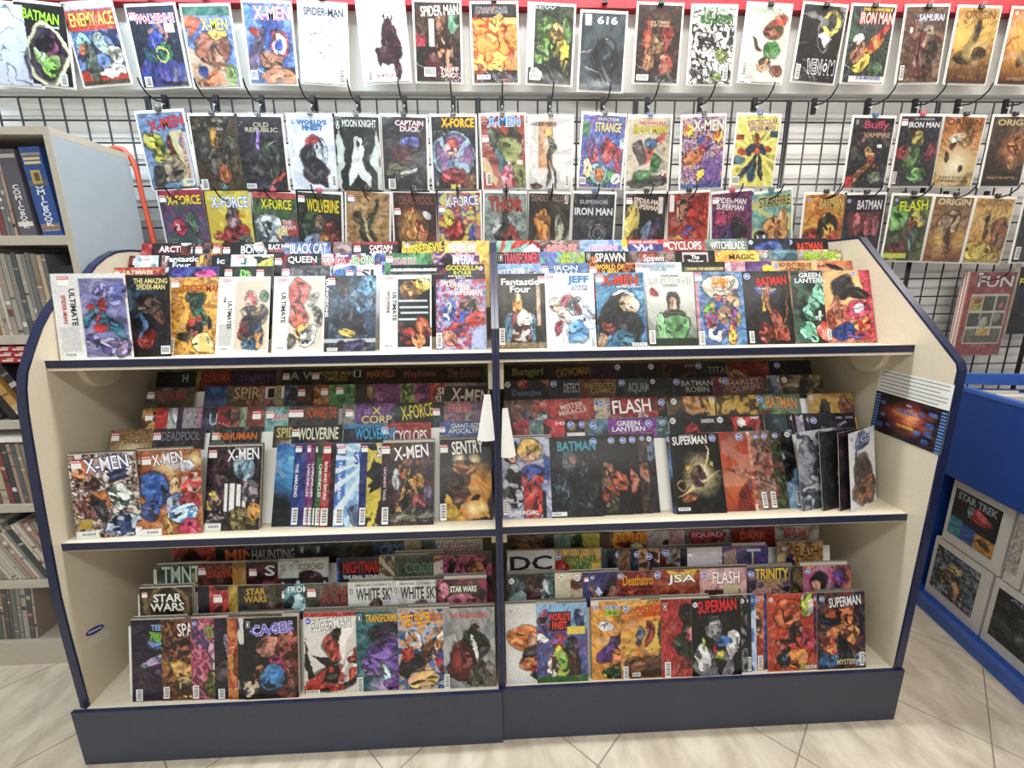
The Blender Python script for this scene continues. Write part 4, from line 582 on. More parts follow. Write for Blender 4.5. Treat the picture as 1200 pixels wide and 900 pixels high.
#%%
# ------------------------------------------------------------------ comics on the display
TIERS = {  # name: bottom depth, bottom height, lean, pixel row of the tops, words for the labels
 'A1': (-.452, 1.2435, 20, 322, 'top shelf front row'), 'A2': (-.382, 1.2785, 20, 309, 'top shelf second row'), 'A3': (-.312, 1.3205, 20, 296, 'top shelf third row'), 'A4': (-.242, 1.3665, 20, 283, 'top shelf back row'),
 'B1': (-.632, .728, 25, 520, 'middle shelf front row'), 'B2': (-.572, .7695, 25, 493, 'middle shelf second row'), 'B3': (-.518, .8255, 25, 469, 'middle shelf third row'), 'B4': (-.448, .8795, 25, 448, 'middle shelf fourth row'), 'B5': (-.378, .9225, 25, 430, 'middle shelf back row'),
 'C1': (-.727, .1955, 13, 712, 'lowest shelf front row'), 'C2': (-.668, .2665, 12, 672, 'lowest shelf second row'), 'C3': (-.598, .3035, 12, 647, 'lowest shelf third row'), 'C4': (-.528, .3235, 12, 628, 'lowest shelf back row')}
G_ = {'1': 'front row', '2': 'second row', '3': 'third row', '4': 'fourth row', '5': 'back row'}
SPARE = {}
def spare(tn, o, n, w, h, start):
    """plain copies stacked behind a front comic, gathered row by row"""
    L = SPARE.setdefault(tn, ([], [])); V, F = L; o_m = Matrix.LocRotScale(o.location, o.rotation_euler, None)
    for k in range(n):
        d = Vector((rnd.uniform(-.0015, .0015), .0022*k + start, rnd.uniform(.0004, .002) + .0008*k)); b0 = len(V)
        for z in (0, h):
            for y in (-.0017, 0):
                for x in (-w/2, w/2): V.append(tuple((o_m @ Vector((x, y, z))) + d))
        F += [tuple(b0+i for i in f) for f in ((0, 2, 3, 1), (4, 5, 7, 6), (0, 1, 5, 4), (2, 6, 7, 3), (0, 4, 6, 2), (1, 3, 7, 5))]
def shelf_row(tn, items):
    step = .0019 if tn[1] == '1' else .0016
    Yb, zb, tilt0, ypx, words_ = TIERS[tn]; W, H = .165, .255; front = tn[1] == '1'; layer = 0; prev = -9; back = 0
    for it in items:
        x0, opt, art, txt, lab = it; op = dict((q[0], float(q[1:] or 1)) for q in opt.split()); ti = math.radians(op.get('t', tilt0))
        yaw = math.radians(op.get('y', 0)); f = op.get('f', 0)/1000; Yt = Yb + math.sin(ti)*H - f
        X = at(x0, ypx + (600-x0)*.018, Yt)[0]; ww = op.get('w', 165)/1000; wc = ww*math.cos(yaw)
        if 'b' in op: back += 1; Y = Yb + back*step - f; X = X - wc
        else: back = 0; layer = layer + 1 if X < prev and 'n' not in op else 0; Y = Yb - layer*step - f; prev = X + wc
        lo, hi = (XL+PT+.0065, XM-.0145-wc) if x0 < 577 and 'b' not in op else (XM+.0145, XR-PT-.006-wc)
        X = min(max(X, lo), hi)
        res = (54, 82) if front else (38, 28)
        if 'b' in op and front: res = (30, 44)
        dy = ww/2*math.sin(yaw)
        o = comic((X + wc/2, Y + dy, zb), (-ti, 0, yaw), art, txt, lab + ', ' + words_, 'comics in the ' + words_, w=ww, h=H, t=.0013 if front else .001, res=res, top=None if front else .42)
        if len(o['label'].split()) > 16: print('LONG', o['label'])
        if int(op.get('s', 0)): spare(tn, o, int(op['s']), ww, H, layer*step + .0028)
m1 = '#M:11,5'
shelf_row('A1', [
 (60, 'y8 f112 w190 t8', 'm3:e6e4e2,eceae8 r36,6,98,96:8e8cc0 e60,18,12,9:b0a8d4,6a68a8 e84,24,14,10:6a70b0,a8a4d0 e48,74,9,9:5a508a,c0b8dc e66,82,12,9:c8c0e0,6a5a9a e86,84,10,10:a890b8,6a5a8a e60,40,10,12:c03434 e44,48,9,10,30:2f7896 e74,58,9,18,-30:2f7896 e62,60,8,6:c03434 e40,40,6,4:b83434 r4,60,30,88:d8d6d6', 'ULTIMATE@26,38,8,42,1c1c24,,90;SPIDER-MAN@14,40,6,32,b83038,,90;#M:16,5;#B:16,92,18,4', 'white edged comic with lavender picture and twisting red and blue shape'),
 (136, 'y3 f40 t14', 'm6:1c1a20,2a2028,141216,34262c e46,30,24,24,30:3a5a78,2a3a50 e66,36,20,10,10:6a5848,3a302c e30,70,20,14:3a2838 e62,78,16,10,-40:c0342c,8a2828 e50,62,4,14:5a8ac0 e80,50,9,10:6a4438', 'THE AMAZING/SPIDER-MAN@66,11,60,14,e8d890,2a2418;#M:12,4;#B:90,92,16,10', 'near-black comic with cream title and dim blue swirl'),
 (186, 'w150', 'm4:d0c8b8,8aa050,c8ccb0 e52,60,16,30:c04a38 e50,20,30,12:6a8a3a r0,82,20,98:eee', '#M:14,5;#B:14,90,14,16', 'pale comic strip of green and red, squeezed beside amber one'),
 (203, '', 'm5:d89c28,e8b83c,b87c1c,c88a24 e54,34,16,16:2c4a34,3a6a44 e34,26,9,9:3a4a2c e64,54,14,10:2f8060,b83030 e50,66,20,10,40:2a2420,c83828 e30,80,16,7:3a3028 e70,84,20,12:f0e0a0 e84,60,6,8:2a2a2a p60,96,70,70,90,98:e8c870', 'SPIDER-MAN@60,15,74,9,7a1c14,e89838;#M:9,5;#B:8,89,13,20', 'amber comic with dark red lettering and green leaping shape'),
 (259, '', 'm3:e8e2d8,eeeae2 r34,5,98,96:d8c4ac e60,28,12,10:c0443c,d8b0a0 e86,26,9,8:5a7048 e56,44,14,9:a89a88,5a4a40 e80,52,16,14:4a4440,a88a58 e58,66,16,14:3a3034,8a3030 e84,76,12,18:3a4a6c,c09040 e66,88,14,8:3c7a98 r5,62,30,90:c8c4c0', 'ULTIMATES@24,50,8,36,1c1c24,,90;THE@14,30,5,8,333,,90;2@92,12,5,6,fff;#M:16,5;#B:17,94,18,4', 'white edged comic with crowd of brown armoured figures'),
 (322, '', 'm3:e6e0d4,ece6dc r30,5,97,96:d0c8ba e48,24,18,20:c84830,d86a50 e46,50,18,16:b8402c,d87858 e78,34,10,9:8a8478,c8c0b0 e86,56,10,12:4a4440,a89e90 e54,72,12,12:c8a040,d8c070 e70,80,16,14:8a8680,e0dcd4 e36,86,10,9:6a6258', 'ULTIMATE@20,42,9,40,1c1c24,,90;#M:16,5;#B:17,94,18,4', 'white edged comic with salmon red giant over grey crowd'),
 (382, '', 'm6:3a4a60,4a5a78,2c3444,5a6478 r0,0,9,100:22242a e34,16,16,16:5a3c30,3a2824 e70,30,20,20:5a7a98,3a4a64 e84,16,16,14:6aa0c0 e50,60,30,14:2c2a34,4a4458 p10,60,60,56,90,84,60,80:26242e e46,76,14,6:c8a840 r0,84,100,88:b8bcc4 e54,94,26,8:4a3a70,2a2438', 'DUNGEONS@4,30,6,50,eee,,90;#M:12,4;#B:16,97,20,4', 'blue-grey comic with brown bearded head over crouching dark shape'),
 (446, 'w168', 'm3:e4e2de,eceae6 r34,5,98,96:1e1a18 e60,20,22,12:c89438,7a4a1c e82,14,12,10:e0d060,d8c040 r36,34,92,36:cfd4d8 r38,42,94,44:cfd4d8 r40,50,94,52:cfd4d8 r36,58,88,60:cfd4d8 e84,70,14,14:d0703c,8a2c20 e54,82,16,12:a8342c,3a1c1c e74,90,12,9:d89050 e40,70,7,10:6a2420', 'ULTIMATE@28,42,8,38,1c1c24,,90;WOLVERINE@16,36,6,30,7a2c30,,90;16@88,9,10,6,fff;#M:16,4;#B:17,94,18,4', 'white edged comic with four pale slashes across black and orange'),
 (511, '', 'm7:c83c34,5a7ac8,d8a8a8,8aa8e0,b83048 e30,50,14,10,20:3a60b0,d8dce8 e66,42,14,14:2a2024,c8805c e48,74,20,10,-20:c03030,3a60a8 e60,58,18,10:3a68c0,c83434 e24,86,14,10:d88a70 p60,98,100,60,100,100:b8c0e8 r0,0,100,7:2c2a30 e82,62,16,12,30:d83c30', 'SPIDER-MAN@38,14,58,8,f0ece8,8a2030,8;SUPERMAN@64,24,56,9,f4f0e8,a02834,4;MARVEL/DC@50,3.5,50,5,ddd;#B:6,88,11,20', 'crowded red white and blue comic with two stacked titles'),
 (583, '', 'm4:2c2c24,3a382c,24241e r76,12,84,70:c8a890 r6,8,16,70:4a4438 e40,44,12,18:d89030,e8b860 e42,34,6,8:e8d8a0 e44,72,26,18:8a3a2c,c8c8cc e22,74,8,18:5a8aa8 e66,74,8,18:5a8aa8 r0,92,100,100:8a7a58 e50,60,12,8:e8e0d8', 'Fantastic/Four@44,16,76,19,f0f0ec;#M:88,5;#B:6,84,11,22', 'dark comic with white slanted title over seated figure with orange glow'),
 (638, '', 'm3:d8e2f0,c8d6ea,e4eaf4 e46,38,12,8:d86a78 e22,40,12,10:c8b09a,d8c8c8 e64,46,18,12,-20:7c8a98,e8eaee e68,50,8,6:8a4040 e54,80,26,16:7ab0dc,5a98cc e38,84,10,14:f0f0f0 e20,74,7,14,20:a04060 e84,64,14,14:c8d0e0 e36,56,12,8:e0d0d0', 'JEFF@68,10,42,12,3a6a9c,8ab0d8;LIVING/ROOM@70,20,32,8,4a6a90;#M:10,4.5;#B:93,93,8,14', 'pale blue comic with cartoon fish bodies and blue bubbly lettering'),
 (697, '', 'm4:4a98c0,3a80b0,6ab0d0 e56,36,24,12:d8dce0,b0b4b8 e70,46,18,12,-10:c8b090,e8e0d4 e46,54,14,10:b89070 p30,34,60,26,50,60,0,100,0,60:1e1e24 e60,76,34,20,20:1c2028,2c3440 e22,72,16,7,40:8a2c28 e52,88,24,9:3c7a98 e10,90,10,10:b89878', 'X-MEN@50,10,74,14,d8442c,3a1c1c;AGE OF/REVELATION@68,18,50,5,e8e8ec;#M:10,4;#B:84,97,30,4', 'teal comic with red slanted title and pale-haired head over black'),
 (756, '', 'g:dcdcd8,d4d6d0,a8aca4,4a6a50 e50,38,14,14:2c2824 e50,42,9,12:d0a890 e50,58,20,9:4a4a44,6a6a60 e50,76,34,18:7ab078,5f9860 e24,76,9,20:8ac088 r0,90,100,100:1c3a24 e14,30,9,6:9a2c30', 'ROGUE ONE@50,12,88,9,d8dad8,8a8c8c;STAR WARS@50,5,36,3,3a3a3a;JYN ERSO@50,19,30,4,555;#B:7,88,12,18', 'silver-grey comic fading to green with hooded woman in scarf'),
 (813, 'f3', 'm4:5a90c0,6aa0d0,4878a8 r0,0,7,100:c88aa0 e54,20,34,18:e8e0cc,e4d8c0 e54,18,16,8:d8cdb4 e28,48,12,10:3aa050,c8b030 e50,44,14,10:2f68b8,d85848 e78,42,13,14:d8a870,4a4a8a e56,60,16,12:9a8a70,c86a50 e30,66,14,12:b83048,3a78c0 e80,66,13,12:8a3a98,d8b850 e40,84,20,12:d8d8e0,3a60b0 e74,86,10,14:d8b828,b84040', "X-MEN@52,14,34,9,e8a020,b82020;SEASON TWO@54,21,30,3,c03030;#M:8,4;#B:7,90,11,18", 'pink edged comic with crowd of bright figures beneath cream crest'),
 (868, '', 'm3:100e12,18141a,0c0c10 e50,26,26,6:d0b030,3a60b0 e56,38,5,26:b0782c,c8502c r5,60,12,98:1c1c20 e66,76,14,20:8a2c20,c86a28 e36,84,14,14:a83a20,5a1c18 e82,86,14,12:b84828 p40,56,46,20,48,56:c8a028 p76,90,96,30,80,90:a8642c', 'BATMAN@62,14,62,12,d8342c,4a1010,-4;#D:11,7;#B:11,90,10,16', 'black comic with arched red title and fiery orange base'),
 (925, '', 'm4:3a4a44,2a3430,4a6a5c p20,60,60,10,100,0,100,30:8ac8b0 e66,34,24,14:7ac8a8,a8e0c8 e36,58,18,14,40:8acab0,5aa088 e30,86,20,13:6ab89a,a8dcc8 e74,84,22,16:e0503c,f0a090 e54,60,12,8:c8dcd4,3a3a3a p80,60,98,50,84,72:d84838 e70,66,12,6:2a2424 r94,60,100,100:222', 'GREEN/LANTERN@42,10,66,14,f0f4f4,3a5a58;#D:87,6;#B:95,88,9,20', 'mint green comic with glowing fists and red burst at its foot'),
 (981, 'y-3', 'g:d8b070,e8a85c,c87868 h60,30,60,30:f8e0a0 r86,0,100,100:d83a5c p70,0,100,0,100,60:d84868 e34,26,14,10:b8785c e46,24,22,16,20:2c2226 e70,32,20,8,10:2a2226 e24,48,9,16,20:b8785c e40,60,14,12:b83038,c8805c e36,84,26,12:2c50a8 e70,56,20,14:c83a68 e70,54,8,7:e8e4e8 e72,76,18,9:c83830,e0c050 e66,90,24,6:2c4aa0,c83848 e10,66,8,10:b04a34', '#D:66,5,.7;#B:6,88,8,14', 'sunset comic of dark-haired woman beside pink rounded shape'),
])
shelf_row('A2', [
 (105, 'f5', 'm6:c8603c,d88058,a84830 r0,0,100,3:c84838', 'ULTIMATE@48,7,58,5,f0dcd0;#M:6,5,.7', 'coral comic with small pale title, outer end'),
 (176, '', 'm5:e8e6e2,2a2a2c,dcdad6', '#M:22,5;#M:62,6', 'black and white comic with red tag'),
 (199, '', 'm4:3c3c98,5a3a90,2a2c6a,4a60b8 e76,14,18,10:e0409c e20,12,16,10:5a50b0', '', 'indigo comic with magenta gem shape'),
 (263, '', 'm6:24281e,3a3c24,1a1c18 e40,10,12,8:7ab05a', 'D@40,10,12,11,9ad070;#M:10,5;#M:74,6', 'black-green comic with green letter and gold flecks'),
 (330, '', 'm4:5a5a60,6c6c70,48484c e30,20,30,20:7a7a80 e80,20,24,16:6a6a70', '#M:10,5', 'grey comic of rounded helmets'),
 (391, '', 'm3:e8e8ec,dcdce4 e10,14,12,12,20:3a80c8 e34,12,12,14,-20:4a90d0', 'SI@70,12,26,12,2a2a34;#M:34,8;#M:56,8', 'white comic with blue gauntlet shapes'),
 (458, '', 'm5:26262a,1c1c20,3a3a3e r0,6,100,9:d0d0d0 r0,12,100,14:8a8a8a', 'THE OFFICIAL GUIDE@50,7,90,4,f0f0f0', 'black comic with white ribbon of small lettering'),
 (512, '', 'm6:2c2a4a,8a3a3c,3a5a98,b8342c', 'GODZILLA/ROAR@54,9,70,15,d8d840,4a4a28;#W:92,6,.7', 'dark blue and red comic with stacked yellow title, beside divider'),
 (580, '', 'm4:8ab4e0,a0c4ec,6a98d0 e60,16,30,10:d0e0f4', 'STORM@28,12,50,10,e8f0fa,5a7ab0,-8', 'sky blue cloudy comic with white brush title'),
 (634, '', 'm3:6288c0,5278b0,7094c8', 'IRON/MAN@52,11,50,15,f4f4f8,3a5a90;#M:8,5', 'plain mid-blue comic with large white two-line title'),
 (690, '', 'm6:3a2420,c8642c,2a1c1c,e08838', 'WORLD OF/X-MEN@44,10,62,15,f0c840,7a2c18;#M:8,6', 'black and orange fiery comic with yellow title'),
 (744, '', 'm4:d0d8dc,e0e4e8,b8c4cc', 'FANTASTIC/FOUR@50,8,70,9,9ab0c0,6a808c;#M:8,5', 'pale silver comic with ghostly grey title'),
 (799, '', 'm4:26241e,34302a,1c1a18 r4,7,92,13:8a7a3a', 'SONS OF ANARCHY@50,10,80,4,e0d490', 'black comic with olive-gold title band'),
 (849, '', 'm7:d8b0c0,c888a0,e8d0d8', '', 'pale pink mottled comic, half covered'),
 (872, '', 'm3:7a4a98,6a3c88 p20,20,50,2,80,20:e8c830 e50,22,34,9:d84840 e50,30,40,10:4a9a60', 'M@50,12,20,10,f0e040', 'purple comic with yellow red and green emblem'),
 (903, '', 'm3:e0b878,e8c488,d8a868 e50,22,40,8:d8783c', 'ADVENTURES OF/SUPERMAN@52,9,72,13,3a3028,d87840;#D:9,7,.8', 'tan comic with dark curved title over orange haze'),
 (956, '', 'm4:d88050,e89860,c86a48 p10,6,100,22,100,12:2a2426 p50,26,100,20,100,40:d0d0d0', '#D:18,6,.6', 'orange comic with black diagonal wedge, outer end'),
])
shelf_row('A3', [
 (140, '', 'm6:2a2428,8a2c30,3a3034 e30,10,14,8:c83038 e60,14,10,9:8aa080', '#M:16,5', 'black comic with red scrap, outer end'),
 (160, '', 'm4:c8d4dc,dce4e8,a8bcc8', '#M:24,6,.8;#M:90,5', 'icy white comic with small emblem'),
 (188, '', 'm4:2c2a34,34343e,22222a e90,16,12,14:c89838 e10,10,9,10:b8908a', 'Fantastic/Four@48,10,68,17,f0f0f0', 'charcoal comic with big white slanted title'),
 (249, '', 'm4:24242c,2f3038 e70,16,20,14:c8983c', 'ic@20,9,16,8,eee', 'charcoal comic end with gold shape, same design as its neighbour'),
 (272, '', 'm3:ece8e0,e4e0d8 r20,4,34,14:4aa088 p48,4,100,4,100,22,56,16:1e1e22 e80,16,24,10,-20:e0e040', '#M:20,3', 'white comic with green M and yellow disc'),
 (322, 'f14', 'm4:3a3a40,4c4c52,2c2c30 o50,18,34,22:a83038 e50,32,40,12:6a6a70', 'QUEEN@60,9,60,11,f0eef0,222;#M:10,7', 'dark grey helmet comic with white title and red arc'),
 (361, '', 'm4:e4e4e8,d8dadf e30,28,20,10:4a4a50 e76,28,20,10:4a4a50', "IT'S JEFF/DAREDEVIL@56,11,70,14,d8343c,f4f4f4", 'white comic with red lettering over two grey domes'),
 (391, 'f8', 'm5:e0dce0,b83040,3a5a98,e8e4e8', 'IA@18,10,20,12,c8303c,fff;IRON@64,10,46,13,6a9a4a,eee', 'white comic with red and green letters'),
 (417, '', 'm4:5a6ab8,8a98d8,3c4a98,b0c0f0 e40,12,20,9:c0d0f8', 'STORM@70,15,28,4,eee', 'violet-blue stormy comic with little lettering'),
 (452, '', 'm4:5a9a6a,6aaa78,4a8a60', 'KNULL@44,14,54,13,9a3aa0,e8e0a0;#M:10,5', 'green comic with purple and cream title'),
 (508, '', 'm5:b888d0,7a4aa0,e0b0a8,6a4a98 e30,12,14,9:2c2430', 'IMPERIAL@66,10,48,14,f4eef8,5a3a80', 'lilac comic with bold white title, beside divider'),
 (580, '', 'm4:2a2024,3c242c,1e1a1e', 'TRANSFORMERS@54,9,78,16,d85a6a,3a1a20;#I:8,8,1.2', 'black comic with dull pink blocky title'),
 (632, '', 'm7:6a9ad8,8a6ac8,5ac0a0,a8b840', 'FRUIT/PUNCH@70,11,44,14,d0e038,3a4a20', 'blue violet and green comic with yellow splashed title'),
 (685, '', 'm4:30302c,3a3a34,262622 e20,14,12,9:c87838', 'SPAWN@56,9,66,13,f4f4ec,4a4a3c;#I:8,7,1.1', 'black comic with white jagged title, beside grey-brown twin title'),
 (738, '', 'm5:8a7470,a08880,6a5854 e42,8,14,12:b84840', 'Spawn@52,12,46,13,f0ecea,4a3a3a', 'grey-brown comic with white narrow title and red patch'),
 (790, '', 'm3:1a1818,242020 r16,3,76,30:e8c8d0 r20,6,72,30:1a1818', 'The/Thicket@46,13,36,13,f4f0f0', 'black comic with pink frame around white words'),
 (837, '', 'm4:f0c030,f0a828,e8d058', 'MAGIC@60,10,58,8,2a2420;#W:9,5,.5', 'bright yellow comic with black word and red drop'),
 (888, '', 'm5:c8b0a0,8a9098,d8ccc0', '#W:14,8,.8', 'beige and grey comic, mostly covered'),
 (902, '', 'm4:5a8a98,4a7888,6a9aa8 e50,20,30,18:3c6070 r0,3,100,5:8ab8c0', '', 'teal comic with curved visor shape'),
 (940, '', 'm4:c8b890,a89070,e0d8a0', 'MAD ABC@54,9,78,11,9ad030,4a6a20;#D:8,8,.7', 'sandy comic with lime green title'),
])
shelf_row('A4', [
 (153, '', 'm3:c02c30,d03438,a82428', '', 'solid bright red comic, outer end'),
 (180, '', 'm4:2a2428,5a2428,1e1c20', 'ARCTIC@46,9,60,9,f0eef0,b82c34', 'black comic with white title on red slash'),
 (214, '', 'm6:e0d8c8,3a2a2c,8a4034', '#M:30,7;#M:84,7', 'cream and black comic with two red tags'),
 (228, '', 'm5:5a3a40,2c2a3c,8a6a60', '#M:14,7;#M:48,7', 'maroon-grey comic with pale tags'),
 (250, '', 'm5:d88840,2a2628,c87838', '#M:12,7', 'orange and black comic'),
 (263, '', 'm3:201e20,2a2628,181618', 'BORN@66,11,50,12,f4f4f0;ABSOLUTE@66,4,36,3,ddd;#M:10,8', 'black comic with sloping white title'),
 (300, '', 'm4:24181c,34202a,1a1418 e14,10,12,10:d8d8d8', 'BLACK PANTHER@64,7,64,8,f0f0f0,5a1c28;INTERGALACTIC@62,13,56,4,d06878;#M:12,4', 'black comic with white title and red underline'),
 (336, '', 'm3:6a80b4,7a90c0,5a70a4', 'BLACK CAT@52,10,80,15,e4ecf8,4a5c90;#M:6,3,.6', 'lavender blue comic with thorny white title'),
 (391, '', 'm6:8a8088,a86a60,6a7a88,b89a90', '', 'hazy rose and grey comic, mostly covered'),
 (413, '', 'm4:24342c,2c3c3c,1a2424 r0,0,100,4:a83038', 'CAPTAIN/AMERICA@64,13,52,15,e8f0ec,b8303c;#M:12,7', 'dark green comic with red band and white two-line title'),
 (471, '', 'm5:c8b050,6a6860,d8c860,4a4a44', 'DAREDEVIL@48,11,88,14,f0c828,5a3c14,-6;#M:12,4,.7', 'grey and ochre comic with tall yellow title'),
 (522, '', 'm4:f0c850,e8a840,f4d870', 'WONDER MAN@40,10,60,13,f4f0e8,8a7ab0', 'yellow comic with white title, beside divider'),
 (579, '', 'm4:6ab8a8,8acabc,c83c34 e86,14,18,12:d83c34 p50,22,80,6,100,22:e0e0dc', '', 'aqua comic with red fist shape'),
 (631, '', 'm6:a08078,7a6a68,b89088,5a4a4c', 'INFERNAL@54,13,70,10,b84858,e0c8c4', 'taupe comic with faded crimson title'),
 (679, '', 'm4:8aaedc,a4c0e8,7090cc', 'HELLVERINE@54,12,66,8,d86a88,e0e8f8', 'powder blue comic with rose lettering'),
 (728, '', 'm5:3a50a0,d0d4e0,4a60b0 r0,0,100,7:d83038 r0,0,12,12:e8c830', 'ARCHIE ANNUAL@50,4,70,4,f0d8d8', 'blue comic with red band across the head'),
 (776, '', 'm4:b83c38,c85048,a03030', 'CYCLOPS@50,10,78,13,f8f4f0,6a1c20;#M:7,5,.8', 'red comic with spiky white title, right bay'.replace('right bay', 'beside blue one')),
 (825, '', 'm5:7a9088,8aa298,6a7c78', 'WITCHBLADE@52,10,80,12,f0f4f0,3a4a44', 'sage green comic with ornate white title'),
 (874, '', 'm4:24304a,2c3c60,1a2234 e54,16,34,10:3a60b0', '#W:8,6,.8', 'navy comic with blue cowl shape'),
 (926, '', 'm3:18161c,201c24,121014 r0,0,10,40:24283c', 'BATMAN@56,13,60,13,d8402c,3a1010,-3;#D:9,6,.9', 'black comic with arched red title, outer end'),
])
